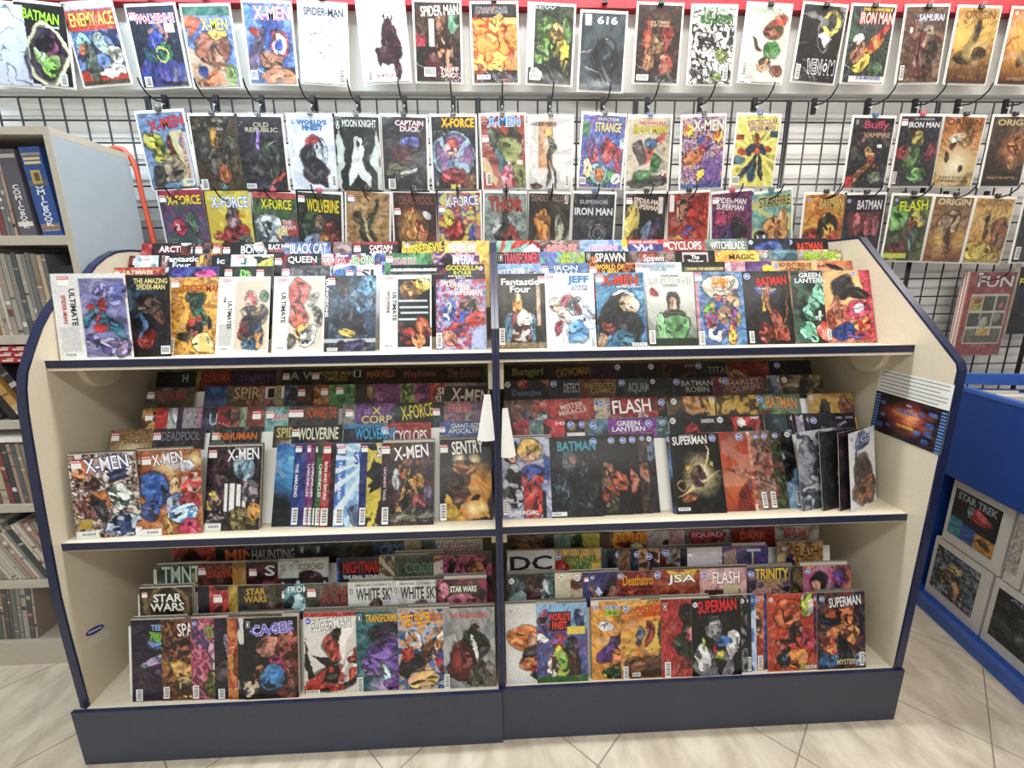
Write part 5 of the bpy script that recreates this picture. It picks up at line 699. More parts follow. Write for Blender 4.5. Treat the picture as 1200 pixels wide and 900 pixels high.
shelf_row('B1', [
 (79, 'y5 f36 t8 w180 s4', 'm9:e0d8d0,3a2c30,c8a89c,5a4048,e8e0d8 e18,18,14,14:e08850,e8c0a8 e70,26,20,9,-20:2a3a6a,e8e0dc e30,36,20,8,20:4a2c34,c88a70 e46,56,22,10:b86a34,d89848 e40,66,8,14:3a3a40 e76,54,16,16,20:e8ece8,4a6a6a e72,86,30,14:2f4a80,c8d8e8 e22,66,14,10:7a3a34,b89088 r5,77,26,88:c8a828 r0,91,34,100:ecece8', 'X-MEN@56,12,66,16,f4f4f8,2a3a80,-6;#M:12,8;#B:20,95,26,4', 'white comic with blue-edged title and hurtling brown and blue figures'),
 (159, 'y3 f24 t14 s4', 'm4:c87830,d88c40,b0682c e36,40,16,12:3a68b0,5a88c8 r0,90,18,100:eee', '#M:10,8', 'orange comic copy overlapped by its twin'),
 (167, 'y3 f26 t14 w172', 'm4:c07030,d08440,a8602c h50,18,24,14:f8e8b0 h88,12,16,12:f4e0a0 e24,44,26,18:2f5ca8,4a7cc8 e12,70,14,14:3a64ac,5a3a44 e60,42,10,14:d8b080,e0d0b0 e86,40,18,14:c83c34,d8b0a0 e60,66,18,16:b0b8c8,6a80b0 e82,66,14,16:a83c48,b03050 e72,74,22,9:c8e0f0,5a98d0 e76,92,18,9:d84870 e74,18,11,6:eef e42,86,7,12:c8a048 r0,92,32,100:ecebe8', 'X-MEN@44,10,50,13,f4f4f8,4a3a68,-8;UNITED@64,19,36,6,e8e8f0,4a3a68;#M:10,8;#B:18,96,24,4', 'orange comic of broad blue figure and red-caped figure'),
 (246, 'f8 t20 s4', 'm8:2c2230,4a3444,1c181e,6a4a54 e66,26,26,18:7a9cb0,a8c0cc e28,30,16,22:5a3040,2a1c28 r34,44,40,78:f0f0f0 r44,44,52,80:f0f0f0 r56,46,63,80:f0f0f0 r67,48,74,78:f0f0f0 e12,66,14,10:d8c850,7a3a80 e80,54,16,14:4a4a50,b0a4a8 e20,86,18,9:3a2a30,b8a8a8 e66,86,28,12:8a7a3a,3a3024 e90,76,12,10:d8a038 r0,91,30,100:e8e8e4', 'X-MEN@66,10,58,14,f0f0f4,3a3040,-3;THE UNCANNY@70,3,40,3,ddd;#M:10,5;#B:18,95,24,5', 'dark plum comic with row of blank white standing silhouettes'),
 (326, '', 'g:2a6ab8,2a80c8,183c5c,101c28 e30,22,9,9:a8d8f0 h30,30,40,40:5ab8e8 e60,84,22,10,30:e0eef4 p0,60,30,75,20,100,0,100:141c24', '', 'deep blue comic of glowing column in dark cavern'),
 (347, '', 'm3:26408a,3050a0 r0,0,14,100:2c4a98 e60,50,30,20,30:e0e8f4,1c2c6a', 'THE AMAZING@7,45,6,40,e8ecf8,,90;#M:8,4,.8;#B:8,88,11,20', 'royal blue spined comic, first of the narrow overlapping spines'),
 (361, '', 'm3:8a4a9c,9a58ac r0,0,14,100:7a3c8c', 'CHRONICLES@7,45,6,40,f0e8f4,,90;#M:8,4,.8;#B:8,88,11,20', 'purple spined comic among the overlapping spines'),
 (366.5, '', 'm3:a85898,b868a8 r0,0,14,100:9a4a88', 'CHRONICLES@7,45,6,40,f0e8f4,,90;#B:8,88,11,20', 'mauve spined comic among the overlapping spines'),
 (371.5, '', 'm3:3a3c44,2a2c34', '#M:8,4,.8;#B:8,88,11,20', 'charcoal spined comic among the overlapping spines'),
 (375, '', 'm3:3f8a54,4a9a60 r0,0,14,100:2f7a48', 'CHRONICLES@7,45,6,40,e8f4ea,,90;#B:8,88,11,20', 'green spined comic among the overlapping spines'),
 (381, '', 'm6:3a1c24,5a2430,241418 r0,0,16,100:b82830', 'IRON AND SWORD@8,45,6,46,f8e8e8,,90;#M:9,4,.9;#B:9,88,13,20', 'red spined comic with dark maroon picture'),
 (397, '', 'm4:a8d0ec,c8e0f4,88b8e0 r0,0,20,100:4a8ad0 s70,20,18:dcecf8 e66,50,16,18,-30:6a7aa8,c8d0e8 e60,86,24,14:4a5a78,8a9ab8', 'SPIDER@64,16,60,16,2c4aa0,c8d8f0,-8;THE UNDEAD@9,45,6,46,eef,,90;#M:10,4;#B:11,88,15,20', 'ice blue comic with navy title and drifting grey figure'),
 (425, '', 'm4:d0bc28,e0cc38,28242c p20,20,70,50,20,60:1c1a20 p60,100,90,30,100,60:2c2430 e60,50,20,8,40:2a2428 e80,48,10,6:b8d0e0 e60,92,30,10:4a2424 r0,0,14,100:2c4488', 'SENTRY@60,10,56,14,f0f0f0,3a3020;#M:8,4,.8;#B:8,88,11,20', 'yellow and black slashed comic with blue spine'),
 (450, 's3', 'm6:5a3838,6a4440,44303a,3a2a34 e50,32,20,14:2c2420,c8742c e40,66,9,30,20:2a2220,d8a848 e62,56,7,26,-14:d0a040,1c1c22 e24,44,8,12:c8d0d4 e76,48,12,10:b8883c e68,74,14,10:b85a5a,7a3a40 e88,66,10,16:6a5a78 e60,90,50,9:7a7464,4a4a44 r0,0,13,86:4a2c3a', "X-MEN@56,12,66,16,f4f0f0,3a2a30,-6;UNCANNY TALES@7,50,5,40,d8c8d0,,90;#M:8,5;#B:9,88,12,20", 'maroon comic with white title over striding black and gold figure'),
 (516, 's5', 'm6:26282a,1c1e20,34302a h70,54,50,34:f0a830 h40,22,14,10:fff0c0 h66,22,14,10:ffe8a8 p30,100,100,40,100,100:d89824 e42,52,16,16:3a2418,8a4c1c e50,34,20,10:c07828,2a2018 h70,88,20,10:fff0b0 h90,84,14,10:ffe8a0 p0,100,20,70,50,100:d8b028 e44,74,20,6,-40:7a3c14 e74,72,10,4,-40:2a2018', 'SENTRY@54,10,62,17,f4f0e8,3a2a18,-4;#M:8,8;#B:7,89,12,20', 'black comic with golden flaming burst rising from below'),
 (585, 's5', 'm4:b0b8d8,c8cce0,98a0c8 e20,20,18,14:241f2c e24,26,10,8:d8a890 e58,16,22,14:e8c868,d8b050 e56,24,10,9:e0b090 e22,60,20,24:282634,c8ccd8 e60,52,22,16:2f58b0,c83c3c e60,80,24,20:c8302c,b02428 e30,70,7,6:d0d0dc r76,66,84,100:222230 e86,40,9,14:3a60b0', 'SUPERGIRL@40,93,60,5,f4f4f4,3a2c3c;#D:6,4,.6;#B:5,86,7,18', 'pale violet comic of two women, dark-haired and blonde in red skirt'),
 (643, '', 'm7:14161c,1e242c,0e1014,28343c e34,32,16,14:5a6a70,2c363c e60,40,14,20:3a3e44,1a1c20 e20,60,14,16:4a6478,2a3440 e40,30,7,6:a87a60 e70,70,20,20:1c1c22,34303a e50,84,30,8:2a3a40 r0,93,28,98:eee', 'BATMAN@54,12,76,12,5aa0b0,2a4a58;#D:88,7;#B:10,96,20,4', 'black comic with muted teal title and brooding shapes'),
])
CP = 'm5:141114,1e1816,0c0a0c e58,48,18,12:3a2c28,b87858 e56,70,22,16:6a4a28,b8502c e60,86,20,12:5a5a34,3a2c20 e80,60,12,14:c8643c,241c1c'
shelf_row('B1', [
 (721, 'b f-2', CP, '#D:90,7,.9', 'black comic with orange-lit figure, first of three alike'),
 (735, 'b', CP, '#D:90,7,.9', 'black comic with orange-lit figure, middle of three alike'),
 (746, 'b', CP, '#D:90,7,.9', 'black comic with orange-lit figure, last of three alike'),
 (757, 'b', 'm5:3a3034,5a4438,24242c e90,50,14,14:a8745a', '#D:91,6,.7', 'brown and slate comic edge behind three alike black ones'),
 (766, 'b', 'm5:2a2e3c,3c3a44,1c1e28 e90,20,14,12:6a7a98', '#W:90,7,.8', 'dark slate comic edge beside the bare white board'),
 (779, 'n', 'm4:161a24,1e2838,3a5a8a e10,40,10,30:5a8ac0', '#D:8,7', 'black comic edge with blue lightning'),
 (783, 'f3', 'm3:0c0c0e,141216 h52,52,44,30:e8d8a0 h58,50,20,14:fff6d8 e50,54,20,9,40:7a5a4c,4a4a70 p66,10,76,30,60,48,70,30:f0e0a8 p10,80,40,60,44,66:e8d098 p60,56,100,44,64,60:d8c890 e24,40,4,4:d8a040 e84,36,4,3:c8b860 e30,80,14,5,-20:a86038 o14,62,10,8:b89858', 'SUPERMAN@40,8,70,11,f4f4f0,3a342c,-2;ABSOLUTE@34,2.5,30,3,ccc;#D:87,6;#B:16,94,24,4', 'black comic with white-gold lightning bursting from the middle'),
 (873, 'b', 'g:a83a28,c8562c,d87030,a84428 p60,100,100,50,100,100:8a3424 e80,50,30,6,20:c86a38', '#D:84,6', 'rust red and orange desert comic, beside the lightning one'),
 (877, 'b', 'm6:e0a080,c8503c,e8d8c8', '', 'torn-looking peach comic edge'),
 (889, 'b', 'm7:8a6a60,a87a6a,5a4a4c,b88a70 e90,40,12,20:a0584c,c89078', '#D:92,7,.7;#B:93,88,10,20', 'salmon and grey comic edge, first of two alike'),
 (900, 'b', 'm7:8a6a60,a87a6a,5a4a4c,b88a70 e90,40,12,20:a0584c,c89078', '#D:90,7,.8;#B:92,88,10,20', 'salmon and grey comic edge, second of two alike'),
 (913, 'b', 'm7:3a3428,5a6a34,2a2424,8a5a3c', '#D:90,7,.8', 'brown and green comic edge'),
 (928, 'b', 'm4:4a6a8c,7aa0c8,a8c8e4 e86,20,14,16:1c1c28 e84,44,16,10,40:14141c e84,60,12,8:1a1a22', '#W:90,6,.9;#B:94,88,8,18', 'pale blue comic with black flapping shape'),
 (936, 'n y14 t14 f12', 'm4:9aa0ac,5a6270,c8ccd4 e78,44,20,20:c8ccd4,6a7080 e80,16,14,8:2a2c34 r60,66,100,100:2a2428', '', 'grey comic with pale statue picture, beside the tall stacks'),
 (962, 'y16 t12 f13', 'm5:26282c,3a3a3c e76,20,24,14:3a8a8c,1c2428 e70,54,24,12:3a6a9c,a86a3c e70,76,26,12:4a7aa8,8a5a3c', '#D:64,7,.8;#B:60,90,10,16', 'black comic with teal curve and blue-orange machines'),
 (984, 'y20 t10 f16', 'm5:2c1c34,1c1824,4a2c44', '#B:92,88,10,18', 'purple-black comic edge against the white castle one'),
 (997, 'y27 t10 f22', 'm3:d8dce4,e4e6ec e50,56,34,24:5a4844,3a3034 e50,80,44,20:6a4c44,a86a44 p30,60,40,24,50,60:4a4044 p52,62,62,30,72,62:4a4044 e50,14,24,10:3a4a88,6a80b8 e30,36,6,14:4a4048', 'ICE@56,12,50,10,2c3c80,c8d0e8;#D:10,8,.7', 'white comic of brown jumbled castle with blue lettering, turned sideways'),
])
shelf_row('B2', [
 (131, '', 'g:8a6a40,c89c58,e0b870 h44,30,40,20:f4e8c0 p46,40,48,26,52,40:2a2420', 'WADE WILSON/DEADPOOL@54,11,72,14,2c2420,c89c60;#M:9,6', 'gold comic with dark brown title, outer end'),
 (181, '', 'm7:2c3432,3a4440,1e2424,4a3a44', 'DEADPOOL@54,10,74,12,7a7080,2a2c30;#M:8,6', 'green-grey comic with dull mauve title'),
 (247, '', 'm7:283440,4a4a3c,1c242c,6a7468', 'INHUMAN@54,12,76,9,e07828,5a2c10;#M:12,8', 'slate comic with bright orange title'),
 (321, '', 'm5:5a4430,7a5c3a,3a2c24 p0,30,60,10,80,40:a8a090', 'SPIDERS@40,9,66,13,c8c07a,3a3420', 'brown comic with olive title, above white board'),
 (343, '', 'm4:2a2a24,3a382c,1c1c1a e50,34,40,16:6a5a34', 'WOLVERINE@52,11,80,16,e8e8d0,2a2a20;#M:8,6', 'black comic with large ivory title'),
 (403, '', 'm4:24303c,1c2834,2c3c4c r0,0,100,6:4a90c0', 'WOLVERINE@64,13,80,15,4aa8dc,1a2430', 'black comic with sky blue title'),
 (447, 'n', 'm4:b03c30,c04838,9a3028', 'CYCLOPS@58,17,68,15,f0ece8,5a1c1c;WOLVERINE AND@54,4,50,4,8a2c28;#M:8,6', 'brick red comic with white spiky title'),
 (515, '', 'm4:4a68b0,5a7ac0,3c5a9c e10,24,12,6:b8a03c e50,28,10,9:5a4a5c e80,28,8,7:6a4a78', 'GIANT-SIZE/APOCALYPSE@54,9,72,13,dce0d0,3a4a88;#M:6,7,.8', 'blue comic with pale title and small round creatures'),
 (589, '', 'm5:3a242c,5a2c38,241c20', '', 'black and dull pink comic by the divider'),
 (601, '', 'm4:a83040,c04050,6a2430 e60,16,20,10:d86878', '', 'crimson comic with pink face shape, by the white board'),
 (620, '', 'm4:6a8aa8,7aa08c,5a7ab0', '', 'hazy blue-green comic, mostly covered'),
 (636, '', 'm2:d0303c,c42834 p0,0,20,12,6,26,30,40,0,40:1a1618 p100,0,70,12,90,26,60,40,100,40:1a1618 r44,8,46,34:3a4a6a', 'MILES@50,5,50,5,e8c8c8', 'red and black comic of two facing profiles'),
 (661, '', 'm3:14141a,1e1c22 r4,18,100,22:eee r10,20,14,40:eee r26,20,32,40:eee e18,10,9,6:c8a070', '#D:12,7;#D:36,7', 'black comic with white picket legs'),
 (684, '', 'm4:8a5c34,6a4428,3a2c24', '', 'brown comic sliver'),
 (687, '', 'm4:2c4a64,4a7a98,6a98b0', 'BATMAN@70,12,50,9,8ab0c0;#D:12,9', 'slate blue comic with pale lettering'),
 (711, '', 'g:8a3aa8,a83a80,8a2c6a p10,40,30,22,50,40,70,20,96,40:c86ab0 e60,30,30,5,-20:d898d0', 'GREEN/LANTERN@42,10,68,14,eef0f4,6a3a88;#D:84,7', 'magenta and purple comic with angular white title'),
 (782, 'b', 'm5:5a8a88,3c6a6c,8ab0a8', '#D:88,8,.9', 'sea green comic edge'),
 (783, 'n', 'm3:20242c,2a2e38,181a20 e50,20,16,14:b82c34 p0,40,30,24,50,30,40,40:b8302c p70,30,100,20,100,40:8a2430 e50,28,8,3:dde', 'DAREDEVIL@82,7,28,5,e8e8e8;#W:8,6', 'black comic with red masked head and red cloth'),
 (838, '', 'm4:1c1c20,2a2428,301820 p30,0,80,0,70,20,50,14,34,28:d8302c e54,10,10,8:ececec e86,16,10,14:a82c34', 'GAMBIT@82,4,20,4,e8e8e8;#W:8,6', 'black red and white comic with splashed shape'),
 (894, 'n', 'm4:4a6a78,34505c,243840', '', 'dim teal comic behind the bare white patch'),
 (919, '', 'm3:24242c,18181e', '#W:14,6,.8', 'black comic with white seal, first of the three'),
 (926, '', 'm3:24242c,18181e', '#W:14,6,.8', 'black comic with white seal, second of the three'),
 (930, '', 'm3:2a2a3c,b8a8c8', '#W:14,6', 'lilac-edged comic with white seal, third of the three'),
 (938, '', 'm3:2a2c44,1c1e30', '#D:12,8,.8', 'navy comic sliver beside the glaring eyes'),
 (944, '', 'm3:14162a,1a1c34,0e1020 e34,18,8,3:d8e0e8 e64,17,10,3:d8e0e8 e50,24,34,9:1c2250', '#D:10,9;DETECTIVE@88,6,16,3,bbb;COMICS@66,6,14,3,bbb', 'midnight blue comic with two glaring white eyes, outer end'),
])
shelf_row('B3', [
 (168, '', 'm6:8a6a38,c8a850,5a3430', '#M:14,8;#M:60,10', 'ochre and red comic, outer end'),
 (184, '', 'm3:c8302c,b82828 e50,16,18,12:e8d8d0', '#M:40,5', 'red comic with pale mask shape'),
 (199, '', 'm5:8a9aa0,c8ccc8,a8b060', 'W@20,14,18,12,fff', 'white and lime comic'),
 (210, '', 'm3:5a3468,4a2c58', '', 'plain purple comic'),
 (217, '', 'm3:b8b4b8,a8a4aa k6:6a6870', '', 'grey pencil-sketch comic'),
 (235, '', 'm3:c888a8,b87898', '#M:20,8', 'pink comic sliver with red tag'),
 (240, '', 'm6:3a3a58,2c2c44,5a5a78', 'US@30,16,30,16,a0b0c8', 'indigo comic with pale letters'),
 (258, '', 'm3:c03430,a82c28 p0,20,100,40,100,44:e0c8b8 e40,10,20,9:1c1818', '#M:36,6', 'red comic with black visor and pale diagonal'),
 (274, '', 'm5:8a5a40,a86a48,6a4434', '#M:60,8', 'rust brown comic with loop'),
 (285, '', 'm3:a8b898,98a888', '#M:40,6', 'pale green comic sliver'),
 (293, '', 'm4:8a3c2c,9a4a34,6a2c24', '#M:20,7,1.1', 'brick brown comic with large tag'),
 (315, '', 'm4:7ab0b0,8ac0bc,6a9c9c', 'Amazing@44,13,60,12,b82c5c,d8e8e4,-8;#M:10,7', 'aqua comic with crimson script'),
 (342, '', 'm5:4a3c34,5a4a3e,34302c', 'HOWARD THE@66,9,60,15,b85428,3a2018;#M:8,6;#M:22,6', 'brown-grey comic with spooky orange title'),
 (402, '', 'm4:8a9088,a0a49c', '#M:14,9', 'pale grey comic with faint figure'),
 (417, '', 'm3:7a4c90,8a5aa0,6a4480 e20,10,10,8:9a6ab0 e84,20,14,12:6a6a88', 'X/CORP@44,16,62,22,d8d088,4a4428', 'violet comic with cream winged X title'),
 (463, '', 'm5:3a4a44,4a5c54,2c3834 e60,26,18,14:2a2024', 'X-FORCE@46,12,66,19,d8c048,2a2a1c,-8;#M:86,10', 'smoky green comic with yellow slanted title'),
 (521, '', 'm6:8a7a8c,a8707c,6a6a88,b0a890', 'THE END@32,9,50,12,d88080,6a3a48', 'rose grey comic with pink block title, by the hanging paper'),
 (590, '', 'm5:5a4034,7a5444,3a2c28 e50,16,40,16:8a5c48', '', 'brown comic with mask shape beside divider'),
 (602, '', 'm6:7a5040,a8705a,3a2c2c,6a7888 e70,20,30,5,-30:c8d0dc e60,6,20,8:a83830', '', 'brown masked comic with pale crossing sword shape'),
 (640, '', 'm3:b83430,c03c34,a82c2c p0,20,24,40,0,40:2a4a3a', 'MISTER/MIRACLE@54,13,60,15,d8c0b8,8a2420,-10', 'red comic with sloping pale title and green corner'),
 (700, 'b', 'm5:c8b090,3a5a98,d8c8a0 p60,40,84,20,100,40:b83c38', '#D:88,8', 'cream comic edge with blue seal and red triangle'),
 (711, 'b', 'm4:d0c0a0,c8b898', '#D:86,8', 'plain cream comic edge with blue seal'),
 (720, 'b', 'm4:8a8a90,c8c0b8', '#D:86,9', 'pale grey comic edge with dark seal'),
 (714, 'n', 'm4:a02c2c,b83834,7a2428 e70,26,12,9:d8a8a0', 'FLASH@46,12,82,19,f4eeec,5a1418,-3', 'crimson comic with huge white slanted title'),
 (770, 'b', 'm5:3a2428,a83430,241c20', '#D:90,8', 'black and red comic edge, first beside crimson one'),
 (781, 'b', 'm5:2c2024,8a5044,1c1a1c', '#D:88,8', 'black and tan comic edge, second beside crimson one'),
 (782, 'n', 'm4:5a4428,3a2c1c,6a5430 e56,10,22,18:c8944c,a8743c e56,34,46,10:2a2428 e90,14,14,20:d8b050', '#W:12,7;PLUS@96,5,14,6,ddd', 'golden brown comic of a huge broad neck'),
 (838, '', 'm4:c8a830,5a4420,b89428', '', 'mustard and black comic, mostly covered'),
 (872, 'b w160', 'm5:3a4a58,4a5a40', '#D:86,8', 'slate comic edge with seal beside mustard one'),
 (880, 'b w160', 'm5:5a2c34,2c242c', '#W:86,8', 'maroon comic edge with white seal'),
 (883, 'n', 'm4:6a9080,7aa090,5a8070 e50,36,26,14:6aa040 e20,34,20,14:8a3c34', 'BATMAN@58,12,66,17,d89048,3a4a3c,4;#D:11,7', 'sea green comic with orange arched title'),
 (945, '', 'g:b8903c,d8b040,e0b838 e38,28,14,18:14161c p28,30,30,10,36,26:14161c p48,26,50,10,54,30:14161c e84,16,14,16:a0684c', '#W:7,6,.8', 'golden yellow comic with black pointed-ear outline, outer end'),
])
shelf_row('B4', [
 (173, '', 'm5:5a564c,6a6454,4a463e', 'MOON MAN@54,12,58,14,9a4a44,4a4038;#M:10,7', 'drab olive comic with faded red title, outer end'),
 (241, '', 'g:3a6aa8,6a88a8,5a6a7a', '', 'blue sky comic with no title'),
 (268, '', 'm6:6a5a48,8a6c50,4a3c34 e60,30,24,12:a8583c', 'SPIRIT@54,10,80,17,b8a078,4a3828', 'sandy comic with stone-coloured title'),
 (305, '', 'm5:a87a60,8a5c48', '1@26,10,14,14,111,ddd;#M:26,3', 'terracotta comic with a number on white box'),
 (324, '', 'm5:a8a070,8a8a60', '1@26,10,14,14,111,ddd;#M:26,3', 'olive comic with a number on white box'),
 (335, '', 'm5:3a4a64,5a6a84,2c3444', '', 'steel blue comic without title'),
 (350, '', 'm5:4a2c24,6a3c2c,382420 p60,10,90,20,60,34:c89858', '#M:10,7', 'dark brown comic with pale lightning'),
 (370, '', 'm5:b87838,8a5428,c89040', '#M:22,6', 'burnt orange comic with white tag'),
 (388, '', 'm4:5a9a5c,4a844c,6aaa68', '#M:22,5;#M:84,7', 'leaf green comic'),
 (418, '', 'm4:4a4034,3a342c p20,2,80,2,50,40:b09858', '', 'dark comic with gold wedge'),
 (438, '', 'm4:8a4a80,7a3c70,9a5a90', 'WHAT IF/WOLVERINE@50,12,72,15,3a1c40,a868a0', 'plum comic with dark two-line title'),
 (471, '', 'm5:9ab040,4a5a30,b0c050', '', 'lime and black comic'),
 (487, '', 'm6:a04880,5a2c58,c870a0', '', 'pink and plum sliver'),
 (505, '', 'm4:b83c28,c84830,982c20', 'SILVER/SURFER@46,17,70,22,e8e0dc,4a1c18', 'vermilion comic with pale two-line title'),
 (530, 'f3', 'm5:2c2420,4a2c28,1c1a1a r0,0,100,4:8a8678', 'X-MEN@54,18,80,18,d8d4cc,6a2420,6', 'dark comic with large cream title and grey head band, by divider'),
 (590, '', 'm4:24262e,343840,1a1c24 e44,4,14,10:b8342c p60,0,100,0,100,12:b86a64', 'Detective@50,18,64,9,6a7a90;#W:9,6', 'black comic with red burst and grey-blue script'),
 (643, '', 'm4:2a2e38,3a3c48', '#D:10,6', 'slate comic sliver with seal'),
 (652, '', 'm4:30343c,3e4048', 'DETECTIVE@40,12,50,14,a0a8b0;#D:70,6', 'grey comic with cut-off pale letters'),
 (678, '', 'm4:7a3c24,8a482c,682f1e', 'DETECTIVE/COMICS@52,13,78,14,9a9a60,4a3418', 'rust comic with sage two-line title'),
 (720, '', 'm5:3a4448,4a565a,2c3438', 'AQUAMAN@60,14,66,17,9aa8a0,2a3234;#D:14,6', 'slate grey comic with heavy pale title'),
 (758, '', 'm4:20242a,2c3238', 'R@80,10,12,10,bbb;#W:10,5,.8', 'charcoal comic with white letter and seal'),
 (786, '', 'm4:26283a,34384a,1e2030', 'BATMAN/ROBIN@54,13,70,17,a8a898,2a2c3a;#D:9,6', 'navy grey comic with pale winged title'),
 (832, '', 'm3:8a3c58,9a4868', '#W:22,5', 'rose comic sliver with seal'),
 (842, '', 'm5:7a4a48,8a5a50,5c3a40', 'HARLEY/QUINN@52,13,72,18,b09080,4a2c30,-6;#D:9,6', 'dusty rose comic with scratchy beige title'),
 (897, '', 'm5:4a5c74,8a98a8', '#W:30,7', 'slate blue comic with white seal'),
 (911, '', 'm6:6a4c2c,3a3630,8a6a40,a0a098 e50,16,14,12:2a2a2c', '#W:12,7', 'brown and grey comic of masked stares, outer end'),
])
shelf_row('B5', [
 (185, '', 'm4:1c2024,2a2c30', 'H@62,10,12,12,9a9a94', 'dark comic with single pale letter, outer end'),
 (232, '', 'm5:7a2c24,6a241e,8a3828 r0,0,8,40:a89840', 'DEADMAN@50,10,66,13,a8443c,4a1814', 'dull red comic with yellow edge'),
 (272, '', 'm4:3a2040,4a284c,2c1a32', 'TEMPEST@54,14,66,14,6a4470,2a1830', 'dark purple comic with shaded title'),
 (330, '', 'm4:24242a,302e34', 'A W@50,10,60,12,8a8a88;#M:12,7', 'charcoal comic with broken pale letters'),
 (367, '', 'm5:2c221c,3c2c20', 'POWER MAN/TIMELESS@52,11,74,15,9a8440,2c2010;#M:8,7', 'umber comic with old-gold title'),
 (415, '', 'm4:4a2c20,3c241c', '1@9,8,9,9,111,bbb;MARVELS@60,9,60,10,a86038', 'brown comic with numeral box and orange title'),
 (463, '', 'm4:3a1a1c,4a2020', 'Mephisto@56,11,72,12,8a5048', 'dark wine comic with blackletter title'),
 (514, '', 'm5:4a302c,3a2826', 'The Edition@56,10,74,14,7a5048', 'dusky brown comic with faint script, by divider'),
 (590, '', 'm4:242a22,30362a,1c201a', 'Batgirl@54,12,70,14,8a8a40', 'dark green comic with olive title, by divider'),
 (642, '', 'm4:4a2426,3c1c20,5a3030', 'CATWOMAN@56,12,76,13,a88a50,2a1414,-5', 'dark red comic with dull gold title'),
 (690, '', 'm5:4a2c50,5a3460', '', 'deep violet comic without title'),
 (718, '', 'm4:2a2e34,383c42', '#W:9,6', 'slate comic with seal and faint figure'),
 (757, '', 'm5:2a1c20,3a2428', '#W:9,6', 'black-red comic with seal'),
 (775, '', 'm6:3a2a2c,6a4444,2c2024', 'JOKER@70,6,40,6,9a8080', 'brown-pink comic with tiny title'),
 (812, '', 'm4:2e3034,3c3c3e', 'TITANS@62,13,66,11,8a8468,2a2a24;#D:9,6', 'dark grey comic with arched khaki title'),
 (849, '', 'm4:8a3420,7a2c1c,a04428 e20,24,20,10:b88a50', '', 'burnt red comic without title'),
 (897, '', 'm3:12141a,1a1c24', '#D:20,7', 'black comic with lone blue seal, outer end'),
])
